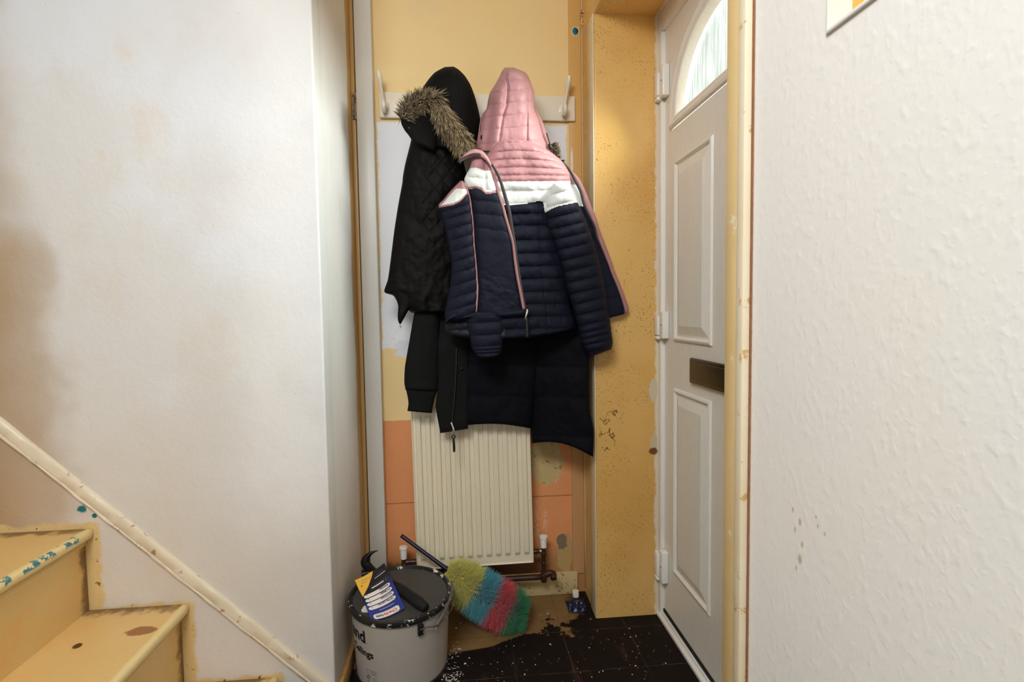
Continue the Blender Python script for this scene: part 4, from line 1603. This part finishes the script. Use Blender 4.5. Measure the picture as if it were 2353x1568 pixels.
garment('hem', pj, M_NAVY,
        [(1022, 738), (1030, 727), (1044, 718.5), (1070, 716.5), (1120, 716), (1160, 714), (1208, 709)],
        [(1024, 746), (1034, 738), (1046, 733), (1070, 731), (1120, 731), (1160, 729), (1208, 725.5)],
        1.675, .016, .02, 120, 16, lambda PX, PY, T, U: .0015*vnoise(PX/8, PY/14, 6), pw=2.2, rtop=.02, rbot=.02)
# cuff of the left sleeve below the hem
garment('cuff', pj, MJ[2],
        [(1070, 722), (1071.5, 742), (1075, 760), (1079, 775), (1084, 799), (1093, 817), (1104, 825)],
        [(1160, 722), (1159, 735), (1158, 755), (1156.5, 775), (1155, 789), (1151, 812), (1142, 820)],
        1.690, .030, .03, 90, 60, puffs([700, 742, 771, 797, 806, 813, 830], .006, -.06, 1110, .001, 3, .5), pw=2.2, rbot=.05, wr=.004)
# zip slider, drawcords and toggles
zs = ptube('zip_slider', [(1211, 711), (1211, 718), (1208.5, 727), (1207, 733)], [1.655, 1.652, 1.650, 1.652], [.0034, .0048, .0034, .0030], M_CHROME, pj, seg=12, n=20)
ptube('zip_pull', [(1210, 732), (1211, 748), (1211.5, 764), (1211.5, 776)], 1.652, [.0040, .0048, .0050, .0046], M_BLACK, zs, seg=10, n=16, flat=.6)
ptube('drawcord', [(1112, 266), (1107, 284), (1108, 304), (1105, 326), (1101, 346)], 1.752, .0022, M_PINKD, pj, seg=8)
ptube('drawcord', [(1106, 270), (1102, 296), (1100, 322), (1098, 344)], 1.756, .0022, M_PINKD, pj, seg=8)
ptube('toggle', [(1107, 311), (1109, 318), (1109, 327)], 1.746, [.0040, .0066, .0060, .0036], M_BLACK, pj, seg=12, n=14)
ptube('drawcord', [(1256, 306), (1262, 326), (1267, 345), (1270, 354)], 1.768, .0022, M_ZIP, pj, seg=8)
ptube('toggle', [(1261, 331), (1264, 337), (1265, 344)], 1.760, [.0036, .0060, .0054, .0034], M_BLACK, pj, seg=12, n=14)

# ================================================================== paint tub and what lies on it
TZ, TX, TY, TR_ = .238, -.2005, 1.616, .1535
tilt = .055
tub = thing('paint_tub', 'grey lidded paint tub with black rim standing in the porch corner', 'paint tub', (TX, TY, 0))
RT = Matrix.Translation((TX, TY, 0)) @ Matrix.Rotation(tilt, 4, 'X')
dz = TR_*math.sin(tilt)*.95


def tubp(r, a, z):
    return np.array(tuple(RT @ Vector((r*math.cos(a), r*math.sin(a), z))))


MT = RT @ Matrix.Translation((0, 0, dz*.0))
H0 = TZ
rb, rt = .136, .1455
lathe('body', [(.0001, .004), (rb-.006, .004), (rb, .010), (rt, H0-.020), (rt, H0-.012), (.0001, H0-.012)], M_TUB, tub, 72, M_=MT)
lathe('base_band', [(rb-.004, .0), (rb+.003, .001), (rb+.0045, .010), (rb+.004, .018), (rb+.001, .020), (rb-.002, .0195)], M_RIM, tub, 72, M_=MT, cap=False)
lathe('lid', [(.0001, H0-.0035), (TR_-.0135, H0-.0035), (TR_-.012, H0-.0020)], M_LID, tub, 72, M_=MT, cap=False)
lathe('rim', [(TR_-.0135, H0-.004), (TR_-.011, H0+.0035), (TR_-.006, H0+.0055), (TR_-.001, H0+.003), (TR_, H0-.003), (TR_-.001, H0-.012), (TR_-.004, H0-.0145), (rt+.0005, H0-.0145)], M_RIM, tub, 72, M_=MT, cap=False)


def polar_at(x, y):
    """angle on the tub wall that shows at an image column / row"""
    best = None
    for k in range(720):
        a = -PI + 2*PI*k/720
        P = tubp(rt, a, H0*.7)
        d_ = P-CAM
        n_ = np.array([math.cos(a), math.sin(a), 0])
        if np.dot(d_, n_) > 0:
            continue
        zc = d_ @ fw
        xx = W/2 + F*(d_ @ cr)/zc
        if best is None or abs(xx-x) < best[0]:
            best = (abs(xx-x), a)
    return best[1]


def on_tub(body, size, x_end, z, mat, name, bold=False, align='right'):
    v, f = text_mesh(body, size, bold)
    w = v[:, 0].max()
    ae = polar_at(x_end, 1500)
    P = []
    for p in v:
        rr = rb + (rt-rb)*(z/H0) + .0006
        a = ae + (p[0] - w)/rr if align == 'right' else ae + p[0]/rr
        rr2 = rb + (rt-rb)*((z+p[1]-.010)/(H0-.030)) + .0006
        P.append(tubp(rr2, a, z+p[1]))
    return mesh_obj(name, P, f, mat, tub, smooth=False)


on_tub('and', .052, 838, .160, M_INK, 'lettering', True)
on_tub('.', .030, 843, .160, M_INKG, 'lettering')
on_tub('Ceilings', .030, 855, .119, M_INK, 'lettering', True)


def tub_rect(x0, x1, z0, z1, mat, name='printed_mark', n=8):
    a0, a1 = polar_at(x0, 1500), polar_at(x1, 1500)
    V, Fc = [], []
    for i in range(n+1):
        a = a0+(a1-a0)*i/n
        for z in (z0, z1):
            rr2 = rb + (rt-rb)*((z-.010)/(H0-.030)) + .0005
            V.append(tubp(rr2, a, z))
    for i in range(n):
        Fc.append((2*i, 2*i+2, 2*i+3, 2*i+1))
    return mesh_obj(name, V, Fc, mat, tub, smooth=False)


for i in range(4):
    tub_rect(845, 861-(i % 2)*2, .0780-i*.0042, .0795-i*.0042, M_INKG)
for i in range(3):
    tub_rect(848, 859, .0560-i*.0042, .0572-i*.0042, M_INKG)
for (xc_, zc_, r_, m_) in ((839, .073, .006, M_INKG), (840, .054, .0055, M_INK), (840, .036, .006, M_INKG)):
    a0 = polar_at(xc_, 1500)
    pts = []
    for k in range(25):
        th = 2*PI*k/24*.8
        zz = zc_+r_*math.sin(th)
        rr2 = rb + (rt-rb)*((zz-.010)/(H0-.030)) + .0004
        pts.append(tubp(rr2, a0 + r_*math.cos(th)/rr2, zz))
    tube('printed_mark', pts, .0009, m_, tub, 6, raw=True)
tub_rect(880, 898, .012, .030, M_INKB)
# pale side strip of the label
M_STRIP = plain('beige label strip', S(186, 172, 156), .5, .35, var=.06)
tub_rect(1013, 1026, .022, H0-.016, M_STRIP, 'label_strip', 10)

# ear and wire handle at the right front
ae = polar_at(966, 1440)
bm = bmesh.new()
bbox(bm, (-.0085, -.003, -.036), (.0085, .0045, .003), .0015)
er = bm_obj('handle_ear', bm, M_RIM, tub, smooth=True)
ep = tubp(rt+.0045, ae, H0-.014)
er.data.transform(Matrix.Translation(Vector(ep)) @ Matrix.Rotation(ae+PI/2, 4, 'Z'))
hp = [ep + A_([0.000, -.008, -.016]), tubp(rt+.012, ae+.10, H0-.030), tubp(rt+.012, ae+.30, H0-.040), tubp(rt+.012, ae+.55, H0-.042), tubp(rt+.014, ae+.85, H0-.038), tubp(rt+.018, ae+1.05, H0-.030), tubp(rt+.016, ae+1.15, H0-.012)]
hw = tube('wire_handle', [tuple(p) for p in hp], .0017, M_STEEL, tub, 10, 60)
mid = [tubp(rt+.010, ae+.28, H0-.050), tubp(rt+.012, ae+.55, H0-.020), tubp(rt+.012, ae+.95, H0+.006), tubp(rt+.010, ae+1.25, H0+.014)]
tube('handle_strap', [tuple(p) for p in mid], [.0050, .0045, .004, .003], M_STEEL, hw, 10, 40, flat=.35)


def lidp(x, y, dz_=0.0):
    """point over the tilted lid showing at an image point"""
    nrm_ = np.array(tuple(RT.to_3x3() @ Vector((0, 0, 1))))
    p0 = np.array(tuple(RT @ Vector((0, 0, H0-.0035+dz_))))
    d_ = _ray(np.array(float(x)), np.array(float(y)))
    k = np.dot(p0-CAM, nrm_)/np.dot(d_, nrm_)
    return CAM + d_*k


# hammer
hm = thing('claw_hammer', 'black claw hammer lying on the paint tub lid under the leaflet', 'hammer', tuple(lidp(900, 1350)))
g0, g1 = lidp(868, 1316, .020), lidp(978, 1397, .0165)
tube('handle', [tuple(g0), tuple(g0*.7+g1*.3), tuple(g0*.5+g1*.5)], [.0100, .0105, .0130], M_HAMMER, hm, 16, 24)
tube('grip', [tuple(g0*.55+g1*.45), tuple(g0*.3+g1*.7), tuple(g0*.1+g1*.9), tuple(g1)], [.0140, .0158, .0150, .0162, .0170, .0120], M_GRIP, hm, 20, 40, flat=.95)
cl = [lidp(858, 1318, .018), lidp(844, 1301, .030), lidp(836, 1288, .045)]
yh = float(cl[0][1])
hp_ = [onY(862, 1318, yh), onY(850, 1308, yh), onY(839, 1294, yh), onY(842, 1282, yh), onY(852, 1272, yh), onY(862, 1267.5, yh), onY(868, 1266, yh)]
tube('claw', [tuple(p) for p in hp_], [.0130, .0140, .0150, .0135, .0090, .0045, .0012], M_HAMMER, hm, 16, 48, flat=.8)
tube('poll', [tuple(onY(860, 1316, yh)), tuple(onY(845, 1318, yh-.004)), tuple(onY(832, 1321, yh-.006))], [.0120, .0125, .0105, .0130, .0135], M_HAMMER, hm, 18, 20)

# leaflet, slightly curled, lying across the hammer
lfq = {'A': (815.5, 1334), 'B': (883, 1294), 'C': (930.5, 1398), 'D': (853.5, 1426)}
NLU, NLV = 40, 60


def leaf_px(u, v):
    """u: image left to right, v: image top to bottom"""
    a, b, c_, d_ = lfq['A'], lfq['B'], lfq['C'], lfq['D']
    x = (a[0]*(1-u)+b[0]*u)*(1-v) + (d_[0]*(1-u)+c_[0]*u)*v
    y = (a[1]*(1-u)+b[1]*u)*(1-v) + (d_[1]*(1-u)+c_[1]*u)*v
    bow = 4*u*(1-u)
    y += bow*(3.0 + 2.5*v)
    x += bow*1.0
    return x, y


def leaf_h(u, v):
    return .006 + .045*(1-v)**1.1 + .010*u*(1-v) - .004*4*u*(1-u)*v*.6


def leaf_p(u, v, off=0.0):
    x, y = leaf_px(u, v)
    return lidp(x, y, leaf_h(u, v)+off)


def leaf_grid(name, us, vs, off, mat, parent, th=.0004, uv=False, mask=None):
    V, Fc, UVs = [], [], []
    nu, nv = len(us), len(vs)
    for o_ in (off, off-th):
        for v in vs:
            for u in us:
                V.append(leaf_p(u, v, o_))
                UVs.append((u, v + .28*(u-.5)))
    def ix(i, j, s):
        return s*nu*nv + i*nu + j
    for i in range(nv-1):
        for j in range(nu-1):
            Fc.append((ix(i, j, 0), ix(i+1, j, 0), ix(i+1, j+1, 0), ix(i, j+1, 0)))
            Fc.append((ix(i, j, 1), ix(i, j+1, 1), ix(i+1, j+1, 1), ix(i+1, j, 1)))
    bd = [(0, j) for j in range(nu)] + [(i, nu-1) for i in range(1, nv)] + [(nv-1, j) for j in range(nu-2, -1, -1)] + [(i, 0) for i in range(nv-2, 0, -1)]
    for k in range(len(bd)):
        a, b = bd[k], bd[(k+1) % len(bd)]
        Fc.append((ix(*a, 0), ix(*b, 0), ix(*b, 1), ix(*a, 1)))
    o = mesh_obj(name, V, Fc, mat, parent, smooth=False)
    if uv:
        l = o.data.uv_layers.new(name='UVMap')
        for lp_ in o.data.loops:
            l.data[lp_.index].uv = UVs[lp_.vertex_index]
    return o


lft = thing('leaflet', 'curled blue and black leaflet with white bars on the tub lid', 'leaflet', tuple(lidp(875, 1360)))
lb_ = leaf_grid('card', np.linspace(0, 1, 30), np.linspace(0, 1, 40), 0, M_LEAF, lft, .0006, True)


def leaf_poly(name, pts, off, mat, parent=None, n=24):
    """small printed area given as a u,v outline (convex), fan-filled"""
    P = [leaf_p(u, v, off) for (u, v) in pts]
    cu0 = sum(u for u, v in pts)/len(pts)
    cv0 = sum(v for u, v in pts)/len(pts)
    V = [leaf_p(cu0, cv0, off)] + P
    k = len(P)
    return mesh_obj(name, V, [(0, 1+i, 1+(i+1) % k) for i in range(k)], mat, parent or lft, smooth=False)


def leaf_bar(u0, u1, v0, v1, mat, name='printed_bar', off=.0004, sk=0.0):
    us = np.linspace(u0, u1, 14)
    vs_ = np.linspace(v0, v1, 4)
    V, Fc = [], []
    r = min(.03, (v1-v0)*.35)
    for i, v in enumerate(vs_):
        for j, u in enumerate(us):
            e = min(u-u0, u1-u)
            inset_ = 0
            if e < .5*r:
                inset_ = r*(1-e/(.5*r))*.8
            vv_ = (v-(v0+v1)/2)*(1-2*inset_/(v1-v0)) + (v0+v1)/2 + sk*(u-.5)
            V.append(leaf_p(u, vv_, off))
    nu = len(us)
    for i in range(3):
        for j in range(nu-1):
            Fc.append((i*nu+j, (i+1)*nu+j, (i+1)*nu+j+1, i*nu+j+1))
    return mesh_obj(name, V, Fc, mat, lft, smooth=False)


leaf_poly('yellow_corner', [(0.0, .0), (.25, .0), (.60, .0), (.50, .09), (.30, .24), (.12, .36), (.03, .42), (0.0, .22)], .0004, M_CARDY)


def leaf_text(body, us, v, size, mat, bold=False, off=.0008, uspan=None):
    tv, tf = text_mesh(body, size, bold)
    x0_, x1_ = tv[:, 0].min(), tv[:, 0].max()
    P = []
    for p in tv:
        u = us[0] + (us[1]-us[0])*(p[0]-x0_)/(x1_-x0_)
        P.append(leaf_p(u, v + p[1]/size*uspan, off))
    return mesh_obj('lettering', P, tf, mat, lft, smooth=False)


bars = [(.44, .505), (.525, .59), (.61, .675), (.695, .765)]
bt = [('BUILDERS', .93, .62), ('PLUMBERS', .93, .60), ('ELECTRICIANS', .93, .56), ('CENTRAL HEATING', .93, .40)]
bars = [(.385, .462), (.480, .557), (.575, .652), (.670, .747)]
for (v0, v1), (tx, ua, ub) in zip(bars, bt):
    leaf_bar(.055, .90, v0, v1, M_CARDW, sk=-.045)
    leaf_text(tx, (ua-.09, ub-.06), (v0+v1)/2-.020-.020, .01, M_INK, True, uspan=.048)
    uu0 = .13
    tube('tick', [leaf_p(uu0, v0+.026, .001), leaf_p(uu0+.02, v0+.016, .001), leaf_p(uu0+.05, v0+.052, .001)][::-1], .0005, M_INKN, lft, 6, 8)
leaf_bar(.10, .875, .865, .985, M_CARDW, sk=-.02)
leaf_text('Che', (.80, .565), .905, .01, M_RED, True, uspan=.072)
leaf_text('cka', (.555, .40), .908, .01, M_RED, True, uspan=.072)
leaf_text('trade', (.39, .17), .912, .01, M_INKN, True, uspan=.072)
leaf_text('Your Local Trade Directory', (.80, .15), .875, .01, M_INKG, False, uspan=.026)
leaf_bar(.32, .80, .800, .808, M_CARDW, 'printed_line', sk=-.03)
leaf_bar(.42, .74, .775, .779, M_INKG, 'printed_line', sk=-.03)
# header box and its line
for (u0, u1, v0, v1, m_) in ((.30, .93, .262, .266, M_INKG), (.30, .93, .335, .339, M_INKG), (.925, .935, .264, .337, M_INKG), (.36, .78, .290, .312, M_CARDW), (.55, .93, .150, .160, M_CARDW), (.62, .90, .112, .116, M_INKG), (.82, .88, .292, .310, M_INKG)):
    leaf_bar(u0, u1, v0, v1, m_, 'printed_line', sk=-.045)
for (u0, u1, v0, m_) in ((.16, .48, .075, M_INKG), (.13, .34, .125, M_INKG)):
    leaf_bar(u0, u1, v0, v0+.007, m_, 'printed_line', off=.0008)
leaf_poly('printed_dot', [(.12+.022*math.cos(a*PI/5), .185+.012*math.sin(a*PI/5)) for a in range(10)], .0009, M_INK)
# corner of a second white slip under it
bm = bmesh.new()
pts = [lidp(830, 1403, .0018), lidp(836, 1393, .0018), lidp(880, 1385, .0018), lidp(884, 1398, .0018), lidp(842, 1408, .0018), lidp(832, 1407, .0018)]
vs_ = [bm.verts.new(tuple(p)) for p in pts]
f = bm.faces.new(vs_)
ex = bmesh.ops.extrude_face_region(bm, geom=[f])
bmesh.ops.translate(bm, verts=[v for v in ex['geom'] if isinstance(v, bmesh.types.BMVert)], vec=(0, 0, -.0008))
tag(bm_obj('paper_slip', bm, M_CARDW), 'white corner of a paper slip poking out under the blue leaflet', 'paper')

# ================================================================== duster
du = thing('fluffy_duster', 'fluffy duster in yellow, teal, red and green bands with navy handle', 'duster', tuple(onZ(1160, 1440, 0)))
axis_px = [(1024, 1318), (1060, 1335), (1100, 1362), (1145, 1390), (1180, 1408), (1200, 1414)]
axY = [1.795, 1.79, 1.785, 1.775, 1.765, 1.76]
ax3 = np.array([onY(p[0], p[1], y) for p, y in zip(axis_px, axY)])
axs = smooth_path(ax3, 200)
tub_r = np.interp(np.linspace(0, 1, 200), [0, .08, .25, .45, .65, .85, .96, 1], [.040, .058, .072, .074, .076, .074, .062, .035])
h0 = onY(922, 1231, 1.845)
h1 = onY(1030, 1311, 1.800)
hd = tube('handle', [tuple(h0), tuple(h0*.5+h1*.5), tuple(h1)], [.0068, .0066, .0066, .0070, .0085], M_HANDLE, du, 16, 30)
tube('collar', [tuple(h0*.06+h1*.94), tuple(h1), tuple(axs[10])], .0095, M_HANDLE, hd, 16, 12)
bands = [(0, .36, [(S(206, 196, 60), S(222, 214, 110)), (S(190, 180, 50), S(232, 226, 140))]),
         (.36, .60, [(S(26, 128, 148), S(70, 176, 196)), (S(20, 110, 132), S(110, 196, 206))]),
         (.60, .82, [(S(206, 40, 56), S(226, 70, 82)), (S(190, 32, 48), S(230, 96, 100))]),
         (.82, 1.0, [(S(16, 104, 60), S(32, 140, 84)), (S(12, 90, 50), S(48, 150, 96))])]
for (s0_, s1_, pal) in bands:
    i0, i1 = int(s0_*199), int(s1_*199)
    roots, dirs, lens, cc = [], [], [], []
    Tn = np.gradient(axs, axis=0)
    Tn /= np.linalg.norm(Tn, axis=1)[:, None]
    end = s1_ >= 1.0
    for _ in range(5200):
        i = rng.integers(i0, i1+1)
        th = rng.uniform(0, 2*PI)
        b = np.cross(Tn[i], [0, 0, 1.0])
        b /= np.linalg.norm(b)
        c_ = np.cross(b, Tn[i])
        nn = math.cos(th)*b + math.sin(th)*c_
        rr = tub_r[i]*.55
        root = axs[i] + nn*rr
        L_ = tub_r[i]*rng.uniform(.30, .72)
        dd = nn + Tn[i]*rng.uniform(-.1, .3)
        if end and i > 185:
            dd = nn*.7 + Tn[i]*.8
        dd = dd/np.linalg.norm(dd)
        tipz = root[2] + dd[2]*L_
        if tipz < .004:
            if root[2] < .006:
                root[2] = .006
            dd[2] = max(0.0, dd[2])
            dd = dd/np.linalg.norm(dd)
        k = rng.random()
        p = pal[rng.integers(0, len(pal))]
        roots.append(root)
        dirs.append(dd)
        lens.append(L_)
        cc.append((A_(p[0])*(.8+.4*k), A_(p[1])*(.8+.4*k)))
    cv, cf = [], []
    sg = 20
    ids = list(range(i0, i1+1, 3)) + ([i1] if (i1-i0) % 3 else [])
    for i in ids:
        b = np.cross(Tn[i], [0, 0, 1.0])
        b /= np.linalg.norm(b)
        c_ = np.cross(b, Tn[i])
        for k in range(sg):
            a = 2*PI*k/sg
            p = axs[i] + (math.cos(a)*b + math.sin(a)*c_)*tub_r[i]*(.66 + .08*vnoise(i*.12, k*.9, 3))
            p[2] = max(p[2], .003)
            cv.append(p)
    for i in range(len(ids)-1):
        for k in range(sg):
            a0, a1 = i*sg+k, i*sg+(k+1) % sg
            cf.append((a0, a1, a1+sg, a0+sg))
    cf.append(tuple(range(sg)))
    cf.append(tuple((len(ids)-1)*sg+k for k in range(sg-1, -1, -1)))
    o = strands('fluff_band', du, M_FLUFF, roots, dirs, lens, cc, .0010, .05, 3, .22, (cv, cf, A_(pal[0][0])))

# ================================================================== bits on the floor
pc = onZ(1326, 1396, 0)
n_ = 36
V, Fc = [], []
for i in range(n_+1):
    for j in range(n_+1):
        u, v = i/n_, j/n_
        e = min(u, 1-u, v, 1-v)
        h = .003 + .020*abs(fbm(u*3.1, v*3.1, 31)) * min(1, e*8+.15) + .010*abs(fbm(u*7, v*7, 33))
        x = pc[0] - .036 + u*.070 + .016*vnoise(v*3, u*2, 35)
        y = pc[1] - .042 + v*.080 + .016*vnoise(u*3, v*2, 36)
        V.append((x, y, h))
m = n_+1
for i in range(n_):
    for j in range(n_):
        Fc.append((i*m+j, (i+1)*m+j, (i+1)*m+j+1, i*m+j+1))
o = mesh_obj('plastic_scrap', V, Fc, M_SCRAP)
md = o.modifiers.new('thickness', 'SOLIDIFY')
md.thickness = .0012
o.data.set_sharp_from_angle(angle=math.radians(25))
tag(o, 'crumpled navy blue plastic scrap on the floor beside the pier', 'scrap')


def chip(name, c, s, h, seed, mat=M_CHIP):
    bm = bmesh.new()
    r = bmesh.ops.create_icosphere(bm, subdivisions=2, radius=1)
    for k, v in enumerate(bm.verts):
        q_ = 1 + .35*vnoise(v.co.x*2+seed, v.co.y*2+v.co.z, seed)
        # chop into a flat slab with facets
        v.co = Vector((c[0] + max(-.8, min(.8, v.co.x*q_))*s[0], c[1] + max(-.8, min(.8, v.co.y*q_))*s[1], c[2] + h*.5 + max(-.5, min(.5, v.co.z))*h))
    return bm_obj(name, bm, mat)


c0 = onZ(1323, 1374, 0)
tag(chip('plaster_chip', (c0[0], c0[1], .004), (.015, .013), .024, 3), 'white plaster chip on the floor behind the blue scrap', 'plaster chip')
c1 = onZ(1214, 1362, 0)
tag(chip('paint_curl', (c1[0], c1[1]-.012, .0005), (.016, .010), .024, 8, M_SKIRT), 'curl of broken cream paint by the skirting behind the duster', 'paint chip')

# white flecks and splashes of paint on the dark floor
V, Fc = [], []


def fleck(x, y, r, h=.0012):
    k = rng.integers(5, 8)
    b = len(V)
    an = np.sort(rng.uniform(0, 2*PI, k))
    for a in an:
        q_ = r*rng.uniform(.6, 1.2)
        V.append((x+q_*math.cos(a), y+q_*math.sin(a), .0004))
    for a in an:
        q_ = r*rng.uniform(.4, .9)
        V.append((x+q_*math.cos(a), y+q_*math.sin(a), h))
    Fc.append(tuple(range(b+k, b+2*k)))
    for i in range(k):
        Fc.append((b+i, b+(i+1) % k, b+k+(i+1) % k, b+k+i))


for _ in range(110):
    x_, y_ = rng.uniform(1030, 1560), rng.uniform(1440, 1568)
    p = onZ(x_, y_, 0)
    if p[0] > .66 or p[1] > 1.72:
        continue
    fleck(p[0], p[1], abs(rng.normal(0, .0011))+.0006)
for (x_, y_, s_) in ((1146, 1452, .004), (1163, 1454, .002), (1048, 1444, .004), (1058, 1434, .003), (1264, 1482, .0042), (1258, 1411, .0030), (1069, 1526, .0040), (1127, 1528, .0028), (1143, 1524, .002), (1206, 1551, .0034), (1385, 1543, .0028), (1377, 1546, .0022), (1462, 1512, .0022), (1357, 1424, .0030), (1242, 1416, .002), (1260, 1405, .0015), (1318, 1388, .002), (1200, 1523, .002), (1240, 1505, .0018)):
    p = onZ(x_, y_, 0)
    fleck(p[0], p[1], s_, .002)
for (cx_, cy_, n_, sp, el) in ((1042, 1508, 14, 10, 1), (1036, 1538, 18, 14, 1), (1052, 1492, 7, 5, 1), (1030, 1558, 22, 12, 1), (1046, 1560, 10, 9, 1)):
    for _ in range(n_):
        x_, y_ = rng.normal(cx_, sp), rng.normal(cy_, sp*.55)
        p = onZ(x_, min(y_, 1580), 0)
        if (p[0]-TX)**2 + (p[1]-TY)**2 < (rb+.006)**2:
            continue
        q0, q1 = rng.normal(0, 1, 2)
        for s_ in range(int(rng.integers(1, 6))):
            fleck(p[0]+q0*s_*.0022, p[1]+q1*s_*.0022, rng.uniform(.0008, .0026), .0010)
o = mesh_obj('paint_flecks', V, Fc, M_FLAKE, smooth=False)
tag(o, 'white paint flecks and splashes scattered over the dark floor', 'paint flecks', kind='stuff')

# ================================================================== light
w = bpy.data.worlds.new('sky')
sc.world = w
w.use_nodes = True
bg = w.node_tree.nodes['Background']
bg.inputs[0].default_value = (.92, .97, 1.0, 1)
bg.inputs[1].default_value = 1.05


def area(name, loc, rot, sx_, sy_, power, colr):
    l = bpy.data.lights.new(name, 'AREA')
    l.shape = 'RECTANGLE'
    l.size, l.size_y = sx_, sy_
    l.energy = power
    l.color = colr
    o = bpy.data.objects.new(name, l)
    o.location = loc
    o.rotation_euler = rot
    col.objects.link(o)
    return o


# added fill light at the unseen wall opening behind the camera
area('rear_fill', (-.62, -2.55, 1.55), (math.radians(90), 0, 0), 1.7, 1.15, 9, (.95, .98, 1.0))
# sky outside the fanlight of the front door
area('sky_daylight', (1.75, 1.30, 2.35), (math.radians(62), 0, math.radians(90)), 1.6, 1.2, 460, (.95, .98, 1.0))
# added unseen disk light under the ceiling, standing in for bounced flash
l = bpy.data.lights.new('bounced_flash', 'AREA')
l.shape = 'DISK'
l.size = .9
l.energy = 57
l.color = (.965, .985, 1.0)
o = bpy.data.objects.new('bounced_flash', l)
o.location = (-.45, -.25, ZC-.06)
o.rotation_euler = (math.radians(24), math.radians(-12), 0)
col.objects.link(o)

sc.view_settings.view_transform = 'Standard'
sc.view_settings.look = 'None'
sc.view_settings.gamma = 1.0
sc.view_settings.use_curve_mapping = False
sc.view_settings.exposure = 0.0
try:
    sc.cycles.max_bounces = 8
    sc.cycles.diffuse_bounces = 5
    sc.cycles.use_denoising = True
    sc.cycles.caustics_refractive = False
    sc.cycles.caustics_reflective = False
except Exception:
    pass
